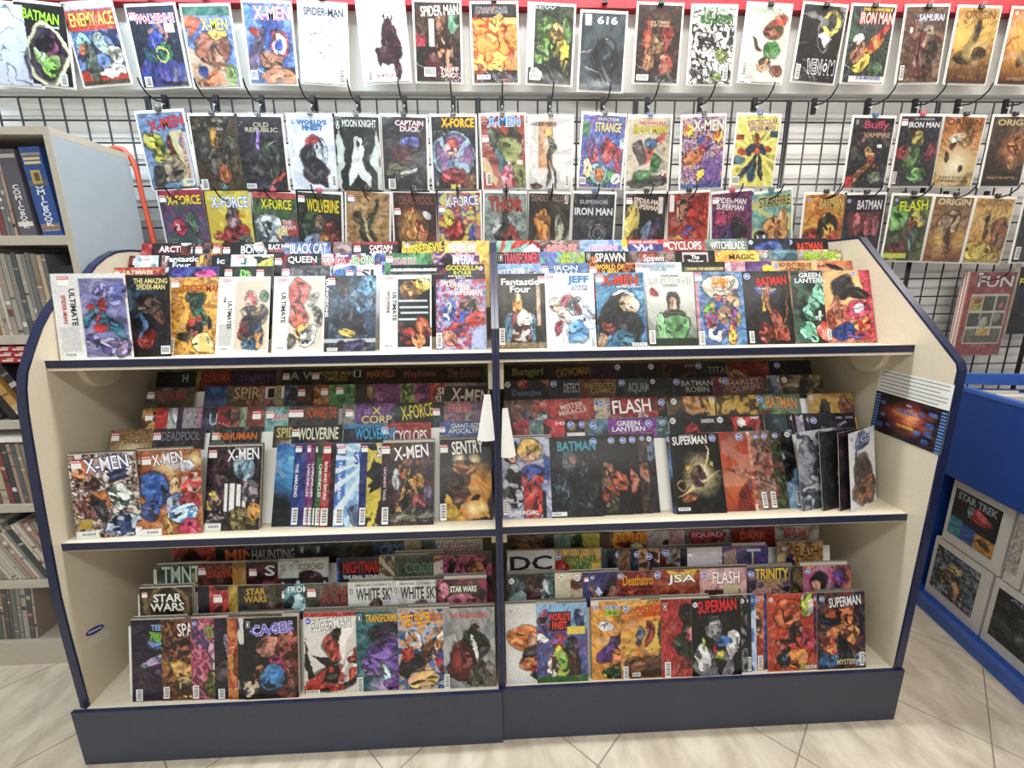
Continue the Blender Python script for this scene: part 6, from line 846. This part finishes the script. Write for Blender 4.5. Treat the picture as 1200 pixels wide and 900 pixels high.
shelf_row('C1', [
 (152, 's5', 'm6:2c1c38,3a2448,1e1428,4a2c50 e54,30,26,7:6a98c8,4a6aa8 e50,50,30,6,-10:b8a0c8,6a8a9a e50,66,20,9:4a2c58,2a1838 e74,74,14,5:8a78b0 e60,20,24,6:9ab058', 'TURTLES@62,23,60,11,6ac040,2a3418,8;TEENAGE@62,10,50,7,8ab8e8,3a3a70;#B:13,92,12,14', 'dark purple comic with green lettering and star sparks, outer end'),
 (188, 's3', 'm6:6a3c28,8a5430,3c2824,a87038 e40,60,26,18:c89038,e0b860 e46,84,24,12:4a3420,d8c070 e36,36,20,12,-30:3a2420,a86048', 'SPAWN@60,12,60,16,eee8e4,3a2c34,-6;#B:8,90,11,14', 'brown and gold comic with white angular title'),
 (223, 's5', 'm6:c05a78,8a3a58,d87a90,6a4a80 e60,40,26,16:8a5070,c8a0b8 e66,60,24,14:5a2c6a,d8e0d8 e50,82,30,16:7a7a30,4a5a2c', 'TURTLES@58,16,60,14,6ac040,2a3418,-6;#D:8,6,.6;#B:8,90,11,16', 'pink comic with green lettering and round purple swirl'),
 (251, 's2', 'g:3c2c50,241c2c,1c161c e30,40,10,20,-20:a8a8c0 e24,66,20,14:5a4a50', 'TV@60,10,50,12,5a3c88;#B:12,93,12,12', 'violet-black comic with pale blade shape'),
 (267, 's2', 'm5:d08038,b8502c,e09840 e40,60,30,20:a83a24', '', 'orange and rust comic sliver'),
 (279, 's7', 'm3:d8d8d4,2a2a2c e20,70,14,16:3a3a3a', '#I:14,10', 'white and black comic edge beside the muscular red cover'),
 (287, 's6', 'm5:1c1618,2a1e20,141014 e46,34,22,14:c88a78,a86a58 e80,34,20,20:a85a48,6a2c28 e84,66,18,22:8a3c30,5a2420 e58,62,14,16:c03070 e22,68,10,12:b87850,3a2a24 e48,76,22,16:3a80b8,4a90c8 e12,90,14,10:c8b8a0,3a3a40 e76,92,16,8:7a3c38', 'CAGES@52,14,78,13,6a60c0,c8c8f0,-5;#I:8,8', 'black comic with lilac title and massive reddish muscled bodies'),
 (355, 's8', 'm3:e4dfda,dcd6d0 p0,30,26,100,10,100,0,60:1c1a1c p14,50,40,70,60,66,50,60:1c1a1c e56,44,18,20:c84830,a03424 e66,26,16,10:1c1818 p70,10,100,4,66,76:eeeae6 e50,84,40,16:1c1816,c84428 e84,68,12,24,30:b8402c,e0dcd8 r0,0,100,5:c83434 p0,80,40,70,20,100,0,100:c83c28', 'SUPERMAN@52,14,74,14,f4f4f0,2a2424,-6;#D:9,10;#B:16,98,26,4', 'white and red comic with fierce profile and black rays'),
 (417, 's6', 'm4:2c7480,24606c,34848c e54,26,26,14:241c34,3a2c50 e54,48,28,16:7a58a8,5a3c88 e30,66,18,12:8a68b8,4a3070 e74,70,16,12:8060b0 h50,92,30,16:e8d0f8 e56,78,6,14:c8e8f0 e70,90,24,9:7a4898', 'TRANSFORMERS@54,9,72,10,e8b838,4a3a20;#I:7,8;#B:6,92,11,20', 'teal comic of a purple robot form with yellow title'),
 (466, 's7', 'm6:5a80b8,d8a060,b0c0d8,3a5890 e30,40,18,12,-20:c89060,d8d8e0 e66,46,22,9,-40:8a5a3c e50,60,14,8,-40:6a4430 e84,44,16,16:c88a50,e8e4e0 e88,70,14,16:2c4aa0,c83838 e26,72,22,14:241f26 e50,90,26,10:e0c060,d8b088 e16,60,12,9:c83c34', 'STREET FIGHTER@34,12,56,14,e8c020,c83818,-8;MASTERS@80,10,36,8,d87828,6a2410', 'blue and gold brawling comic with yellow-red slanted title'),
 (519, 's5', 'm4:a8a8a8,989a9c,b8b8b6 e62,26,7,8:c8a898,3a3634 e60,48,24,18:343638,24262a e60,52,4,16:dcdcd8 e32,66,24,24:7a2024,4a1c20,3a3434 e30,70,20,18:8a2c2c,5a2024 e64,84,24,16:5a5a48,6a6a58 e88,88,14,18:7a7468', 'THE WALKING DEAD@50,9,72,7,b83c3c;#B:6,91,10,18', 'grey comic of lone man in dark coat beside a red mass'),
 (592, 's6', 'm3:e4e2e0,dcdad8 e40,40,34,16:e09038,d87c28 e56,46,14,12:d8a080 e84,34,16,20:2a2628,b88a70 e60,64,30,14:2a2830,4a3c40 e56,72,24,8:c83c2c,d8a040 e64,90,14,8,40:2c2a44,c8a090', '#W:12,8,.9', 'white comic with flowing orange hair and a curled dark-blue figure'),
 (628, 's6', 'm5:6a5a9c,5a70b0,7a68a0 r0,0,100,32:8ab8dc r22,10,68,35:2c1c24 e16,22,9,14:4a5a98,c8503c e82,22,9,14:3a4a7a e40,48,14,12:3a68b8,c83c38 e68,52,14,12:2c2c38,6a6a80 e46,74,18,20:6ab030,c8d040 e30,82,10,14:e0dcd8,6a3a2c e76,76,14,18:5a3428,3a2c28 r0,92,100,100:4a7a44 r60,30,96,40:e8d048 e10,42,9,7:f0f0ee', "WORLD'S/FINEST@45,22,42,21,e04438;#D:8,8,.7;#D:90,14,.6", 'sky blue and violet comic with boxed red title and green-caped figures'),
 (692, 'n s6', 'm4:e09c30,e8ac3c,d08c28 r0,0,16,6:e0d8c8 e28,32,14,8:c8d0d8,e8e8e4 e68,26,12,7:c8c4b8 e46,56,14,10:5a2c7a,6a3a88 e30,66,20,10,-30:6a3c90 e66,46,22,9,-30:2a2a30 e60,76,24,12:d87828,3a5a34 e50,92,30,10:2a4a34,c8c840 e76,62,20,8:d8c850', "JIMMY OLSEN@60,16,66,10,3f9a3c,e8e030;SUPERMAN'S PAL@50,8,50,5,3a6ac8,eee;#D:10,8,.7", 'marigold comic with green title and purple-cloaked bending shape'),
 (726, 's6', 'm4:d08424,dc9430,e0b040 h60,40,40,20:f0d858 e36,44,9,12:5a5a78,8a8a9c e56,40,8,16:9a3428,7a2c24 e84,42,14,18:3a5438,4a6444 e50,70,6,10:b07a28 e60,86,44,16:6a4428,5a3820 e80,72,10,14:4a4448,5a5458 e30,84,20,10:7a4c28', 'ACTION/COMICS@60,14,60,14,d8501c,7a2c10;#D:11,10,.9;#B:9,92,10,16;#B:30,95,16,5', 'orange comic of three dark figures in golden haze'),
 (773, 's5', 'm4:b03034,c83c3c,982428 e56,20,22,14:1c1a1c e70,46,28,22:1a1c1c,2a302a e44,64,16,20,-30:2c3c2c,3a5038 e64,46,9,12:d89098,b03040 e78,84,24,18:1c2020 e46,86,16,6:8a2a2c', '#I:8,9;#B:12,90,12,20', 'red comic with gaping black-green monster shape'),
 (808, '', 'm3:0e0e10,161618,121214 e50,40,16,18:8a8c90,6a6c70 e50,26,20,9:1c1c1e e50,38,10,12:a0a2a6 e46,86,44,18:787a80,8a8c92 e20,78,14,16:d8dadc e82,60,12,18:d8dadc e48,66,8,6:b83c3c e24,62,4,9:a8c838 e44,62,4,9:222 e56,74,4,8,60:d8d040 e66,58,12,7:3a7ac0 p40,76,74,78,58,98:1a1a1c', 'SUPERMAN@52,10,78,16,d83038,3a1014,-4;#W:8,8,.8', 'black comic of grey-toned face with pale hands and red title'),
 (874, 'b f-1', 'm5:24262a,8a9098,1a1c20', '#W:90,8,.7', 'black comic edge with white seal, first of the narrow edges'),
 (879, 'b', 'm5:1c1c20,2c2c34', '#W:90,8,.7;#B:94,90,9,18', 'black comic edge with barcode, second of the narrow edges'),
 (885, 'b', 'm4:a8c8e8,c8dcf0,4a78b8', '#D:90,8,.7', 'ice blue comic edge, third of the narrow edges'),
 (894, 'b', 'm4:d0703c,e8a050,b83c30 e80,40,16,16:6a2c20,e8d0a0', '#D:88,8,.8;#B:92,90,10,18', 'orange planet comic edge, fourth of the narrow edges'),
 (898, 'b', 'm4:6a5aa0,8a80c0,4a6ab0', '#W:90,8,.8', 'violet comic edge, last of the narrow edges'),
 (897, 'n', 'm4:d05828,c84820,b83c1c e44,24,28,18:d87034,b84420 e84,14,16,14:b8c838,e8e0d8 e66,44,12,12:8a4c30,2a1c1c e46,60,8,22,20:1a1814 e46,70,26,9,40:c03c24,2a1c18 e84,66,16,20:b03050,c84438 e66,86,24,12:c8782c,e09838 e34,88,16,8:1e2420,6a7a98 r66,90,76,99:a8a030', '#W:8,7,.7;#B:88,96,22,4', 'fiery orange comic of hunched horned face with lime corner'),
 (948, 'n s2', 'm5:b83c34,2a3468,8a2c2c', '#D:10,8,.7', 'red and blue comic edge beside the last front comic'),
 (954, 's4', 'm6:1c1e28,2c3c50,8a4430,3a2c2c e56,34,20,12:2a2020,d88838 e50,24,30,9:c86a28,3a1c18 e40,56,24,14:b85c28,d8a040 e76,56,16,14:d8903c,6a3428 e52,80,14,22:14141a e20,90,20,9:3a78a8 e84,88,16,9:3a80b0,c8d8e0 e24,70,16,12:c84828,e0a848', 'SUPERMAN@58,12,66,13,e8e8ec,2a3040,-5;MYSTERY@62,91,44,7,d8c8a0,3a3430;#D:11,8,.8;#B:92,88,9,18', 'night blue comic with orange fire all around and curved white title'),
])
shelf_row('C2', [
 (161, 's6', 'm4:4a3a20,5a482a,3c2e1a o50,24,40,24:8a7444 e50,40,20,10:2a2014', 'STAR/WARS@52,19,64,22,f0f0e8;#M:10,6,.7', 'olive-brown comic with big white two-line title, outer end'),
 (230, '', 'm4:24202c,342c38', '#M:30,10', 'black comic sliver with red tag'),
 (244, '', 'm4:c84440,b83834,2c2c34 e60,34,24,16:24242c', 'BO@74,12,34,11,2a2a30,d8d8d4;#M:16,12,1.1', 'scarlet comic with boxed letters'),
 (267, '', 'm4:c8a828,b89824', '#M:36,8', 'mustard comic sliver'),
 (278, '', 'm5:4a4840,585448,3c3a36 e62,34,16,14:5a3c34', 'STAR/WARS@34,13,44,18,c8a040,4a3c1c;#M:92,10', 'grey-brown comic with gold two-line title'),
 (333, '', 'm6:1c2c34,2c5058,6ab0b8 e30,24,12,8:b8e0e4 e74,34,12,9:a0d0d8', 'FROM THE@44,7,74,8,e4ecec', 'black and teal comic with glowing spheres'),
 (358, '', 'm4:6a6a60,7a786c,5c5c54', 'STAR/WARS@60,17,66,24,8a3c38,4a2c28;#M:12,8,1.1', 'warm grey comic with dull red two-line title'),
 (408, 's3', 'm3:d0d0cc,dadad6,c4c4c2 e54,38,16,14:5a4840,8a6c5c', 'WHITE SKY@54,16,76,16,2a2c2c;IMAGE COMICS@50,4,70,3,777;#I:7,12,.9', 'white comic with black capitals and bowed brown head, first of two'),
 (460, 's3', 'm3:d0d0cc,dadad6,c4c4c2 e54,38,16,14:5a4840,8a6c5c', 'WHITE SKY@54,16,76,16,2a2c2c;IMAGE COMICS@50,4,70,3,777;#I:7,12,.9', 'white comic with black capitals and bowed brown head, second of two'),
 (511, 's5', 'm5:8a3a58,a84a68,6a2c48,3a2430 e20,16,14,10:d88aa0 e56,30,30,8:b86a80 r26,6,84,20:5a5a34', 'STAR WARS@54,13,52,8,eeeee4', 'raspberry comic with white title on olive strip'),
 (594, 's6', 'm6:34464c,5a7a80,283034,4a3a3c e56,22,26,18:5a3434,2c2024 e20,34,16,12:8aa8a8 e80,26,14,16:b8c8c8,5a7478', '#W:9,9,.9', 'smoky teal comic with dark bearded head, by the divider'),
 (650, 's3', 'm3:d8d0b4,ccc4a8 e84,26,26,22:b89438', '#W:14,6,.9', 'cream comic with golden splash'),
 (668, 's3', 'm4:d0c8b0,6a3c2c,c8b898 e84,30,24,18:5a3424', '#W:14,7', 'cream comic with brown figure edge'),
 (682, '', 'm3:4a4a88,54508e,40407a p16,22,24,22,28,16,32,22,38,24,32,30,24,30:dde4f4 e60,26,20,20:2c2224 e58,30,10,12:b88068 e18,26,4,12,-20:b88068', '#M:8,7,.6;#D:20,7,.6', 'indigo comic of dark-haired woman and white star'),
 (722, '', 'm4:8a2020,a02828,701a1c e50,30,40,9:c85040', 'Deathstroke@50,12,76,14,d89828,6a2014;#D:8,6,.9', 'deep red comic with uneven orange title'),
 (764, 's2', 'm4:a84828,b85630,8c3a22 p20,0,100,0,80,10,40,10:e0b838 e84,40,16,9:c8c0b8', 'JSA@58,13,58,13,f4f4f0,3a2420;#D:9,6', 'burnt orange comic with bold white three-letter title'),
 (818, 's3', 'm4:d8a8a8,e0b8b0,c89898 r10,28,84,38:5a3434 r50,22,80,34:c8c09a e30,50,30,12:c8785c', 'FLASH@54,12,56,17,f0f0f0,8a5860;#D:9,9,.9', 'dusty pink comic with white title and brown block'),
 (872, 's2', 'm6:4a4474,5a4a80,8a6a70,2c3048 e40,36,30,12:b88a80 e70,40,24,10:a87a70', 'TRINITY@52,9,70,14,d8b838,3a3a28;DAUGHTER OF/WONDER@54,20,60,8,b89838;#D:9,9,.9', 'slate violet comic with square gold title'),
 (922, '', 'm5:4a4420,2c2c1c,6a5a2c e60,14,20,12:a89a30', '', 'dark olive comic with gold disc'),
 (937, 's3', 'm5:b85a88,c8789c,8a3a60,d88a50 e34,24,14,16:2a2028 e30,28,8,9:d8a088 e70,20,14,14:6a4a98,b03c58 e60,40,20,9:a83034', '#D:9,7,.8', 'rosy pink comic of two women with dark hair, outer end'),
])
shelf_row('C3', [
 (182, 's4', 'm5:4a5a58,5a6a64,384844 e84,20,14,18:a8983c', 'TMNT@48,14,76,22,c8d8c8,2c3c38', 'grey-green comic with broad pale title, outer end'),
 (231, 's2', 'm5:5a3028,703c30,442420 p20,44,90,10,100,44:2a1c1c', 'VENGEANCE@44,12,60,15,a8402c,4a1c18;#M:8,7', 'umber comic with rusty red title'),
 (272, '', 'm3:c8983c,b8882f e60,26,30,16:c87838', '', 'honey coloured comic sliver'),
 (288, 's2', 'm5:1c1c20,2a1c24,5a1c2c e60,34,30,14:7a1c34', 'S@48,12,20,14,ccc;#M:14,10', 'black and crimson comic with pale letter'),
 (326, 's3', 'm3:c4c4c0,b8b8b4 r0,22,100,50:3a3034 e10,30,4,4:ddd e24,34,4,4:b04050 e40,30,4,4:ddd e56,34,4,4:b04050 e72,30,4,4:ddd e88,34,4,4:ddd e60,24,20,10,30:4a2c30', 'SCORCHED@66,8,52,8,4a463c,c8c4a8;#I:8,9;#I:26,9', 'pale grey comic with red and white chequered lower half'),
 (394, '', 'm4:1c2438,28304a,161c2c r0,0,4,50:3a80c8', 'NIGHTMARE@52,13,78,16,b83428,4a1418;THE FINAL SIGNING@52,26,80,5,e4e4e8', 'navy comic with flaming red title over white line'),
 (444, 's2', 'm5:7a6c54,a8987c,4a4034 s50,40,16:c8bc9c', '', 'tan comic with burst of pale rays'),
 (462, 's8', 'm3:4a5c48,546650,3f503e', 'CODE@52,16,60,14,6a7c66,34422f', 'army green comic with tone-on-tone title, on a thick pile'),
 (508, '', 'm5:c8743c,3a2c30,d8c8b8', '#M:40,10', 'orange and cream sliver'),
 (519, 's3', 'm5:2c2430,a83a6c,c05080,5a3040 e74,22,20,12:b87830,7a2c1c', '', 'hot pink comic with brown bun shape, by the divider'),
 (594, 's4', 'm2:d0d0d0,c4c4c4 r0,26,100,50:141416 e44,42,14,9:7a2c30', 'DC@50,16,88,20,161618;UNIVERSE@52,29,76,4,ddd;#W:8,6,.8', 'white over black comic with huge black two-letter title'),
 (650, 's3', 'm4:d8b040,c89c34,e0c050 e12,32,20,20:b83430 e50,42,34,10:3a2420', 'JUSTICE LEAGUE/UNLIMITED@54,19,66,20,3a8a4c,182818;#D:8,9,.9', 'yellow and red comic with layered green title'),
 (704, '', 'm4:3a5060,4a6878', '#D:40,8', 'blue-grey sliver with seal'),
 (711, '', 'm5:1c1e24,34383c,6a6a68', '#D:24,8', 'black and silver comic edge'),
 (724, '', 'm5:6a4c38,8a6448', '#D:30,6', 'brown comic sliver with seal'),
 (737, '', 'm5:2a3044,3c4460', '#D:16,8', 'navy sliver beside cut-off title'),
 (747, '', 'm5:2a3040,c89060,3a3c4c', 'JUST@60,12,40,14,e8e0c0,8a3c20;#D:22,11', 'navy and peach comic with cut-off cream title'),
 (771, 's2', 'm5:7a3028,8a8a88,5a2420', 'Super@74,13,40,12,e4e0dc,5a2020;#D:14,7', 'red over grey comic with cut-off white script'),
 (795, '', 'm4:1c2430,2a3442', '#W:40,7', 'dark navy sliver with white seal'),
 (803, 's3', 'm3:c8c0c4,d4ccd0 e56,38,12,9:5a5258 e76,30,9,10:4a444c,ddd', '#M:6,7,.6', 'pale lilac comic with tiny dark doodled figures'),
 (843, 's2', 'm5:5a4884,6a5490,4a3a70 r64,4,68,44:d8d0a0 r54,4,84,7:ccd p0,10,30,4,40,44,10,44:a8907c e60,40,20,9:b84c28', '', 'purple comic with pale post and slanting beams'),
 (910, 's2', 'm5:a87c44,8a5c34,c09658 e30,34,16,14:3a4c78,c8883c', 'FLASH@64,14,52,17,241c18,b88c50;#D:15,9,.8', 'bronze comic with black title, outer end'),
])
shelf_row('C4', [
 (200, 's2', 'm4:a83028,b83a30,8a2420 e42,26,22,20:3a1c18', '', 'red comic of shadowed head, outer end'),
 (252, '', 'm4:2a2824,383028', 'MINE@60,14,80,16,c8682c,4a2414', 'black comic with orange cut-off capitals'),
 (292, 's2', 'm5:3c4040,4c5050,2c3030 e30,36,40,12:5a5c5a', 'HAUNTING@50,14,90,14,a0a4a0,343838', 'grey comic with long pale thin title'),
 (345, '', 'm5:3a3c40,5a5c5c', '#I:16,9;#I:50,9', 'dark grey comic with boxed marks'),
 (384, '', 'm6:34302c,4a4438,242220 e86,40,12,10:a89040', '', 'brown-black comic without title'),
 (437, '', 'm5:3a4a64,4a5c78,2c3850', 'CRYPT@50,12,70,14,5a6c88', 'dusky blue comic with dim title'),
 (474, '', 'm4:a89878,98886a e56,34,26,18:7a5a38', '', 'parchment comic with sketched brown face'),
 (494, '', 'm4:3c5868,4a6a74,5a6a4c', '', 'blue-green hazy comic'),
 (511, '', 'm3:c0b8b0,b4aca4', 'YOUNGBLOOD@54,16,74,12,b03038,e0d8d0;ROB LIEFELD@50,6,60,3,8a5a5a;#I:8,10', 'pale grey comic with red slanted capitals, by the divider'),
 (596, '', 'm6:4a3428,6a4a34,8a7050,2c2420 e30,26,20,12:a8803c e66,24,20,14:7a5448', '', 'brown comic of crowded faces, by the divider'),
 (638, '', 'm5:3a2424,2c2c3c', '', 'maroon-black sliver'),
 (649, '', 'm3:b8b03a,c8c048 r0,0,40,60:7a9888 e46,26,16,22:2c4a2c e60,36,14,18:3a5a9c,a8bcc8', '', 'yellow and sage comic of small dark and blue shapes'),
 (715, 's2', 'm5:c86a20,e0a838,8a2c1c e50,30,30,16:e0d0a0,2a2018', 'KNEEL@50,9,70,10,c03020,e8c030', 'flame coloured comic with pale mask face'),
 (757, '', 'm4:b8acac,c8bcbc e50,24,10,10:3a2c30 e84,26,14,12:a86a78', '', 'dusty white comic with small black figure'),
 (783, '', 'm4:c09aa0,d0a8ac', '', 'faded pink comic, half covered'),
 (801, '', 'm4:6a7480,8a9498 e50,34,34,12:a8a060,2c3428 p4,4,96,4,80,20,20,20:a83444', 'SQUAD@50,8,70,8,d8a0a8', 'grey comic with red banner title over yellow crowd'),
 (856, 's2', 'm4:8a2420,9c2c24,701c1c', 'DARK@50,12,60,10,b85828', 'dark red comic with brown-orange lettering'),
 (907, '', 'm3:b0aca4,a49f98 e26,40,9,10:6a4c40 e56,34,10,12:7a3430 e84,38,10,10:5a4a44', 'MARVEL FAMILY@50,10,60,16,a03434', 'grey-white comic with red block of words over small heads, outer end'),
])

for tn, (V, F) in SPARE.items():
    me = bpy.data.meshes.new('spare_copies'); me.from_pydata(V, [], F); [me.materials.append(M[q]) for q in ('paper', 'edge', 'edge2')]
    for i_, p_ in enumerate(me.polygons): p_.material_index = (0, 1, 2, 1)[(i_//6*7) % 4]
    tag(link('spare_comic_copies', me), 'spare copies stacked tightly behind the comics of the ' + TIERS[tn][4], 'comics', None, 'stuff')
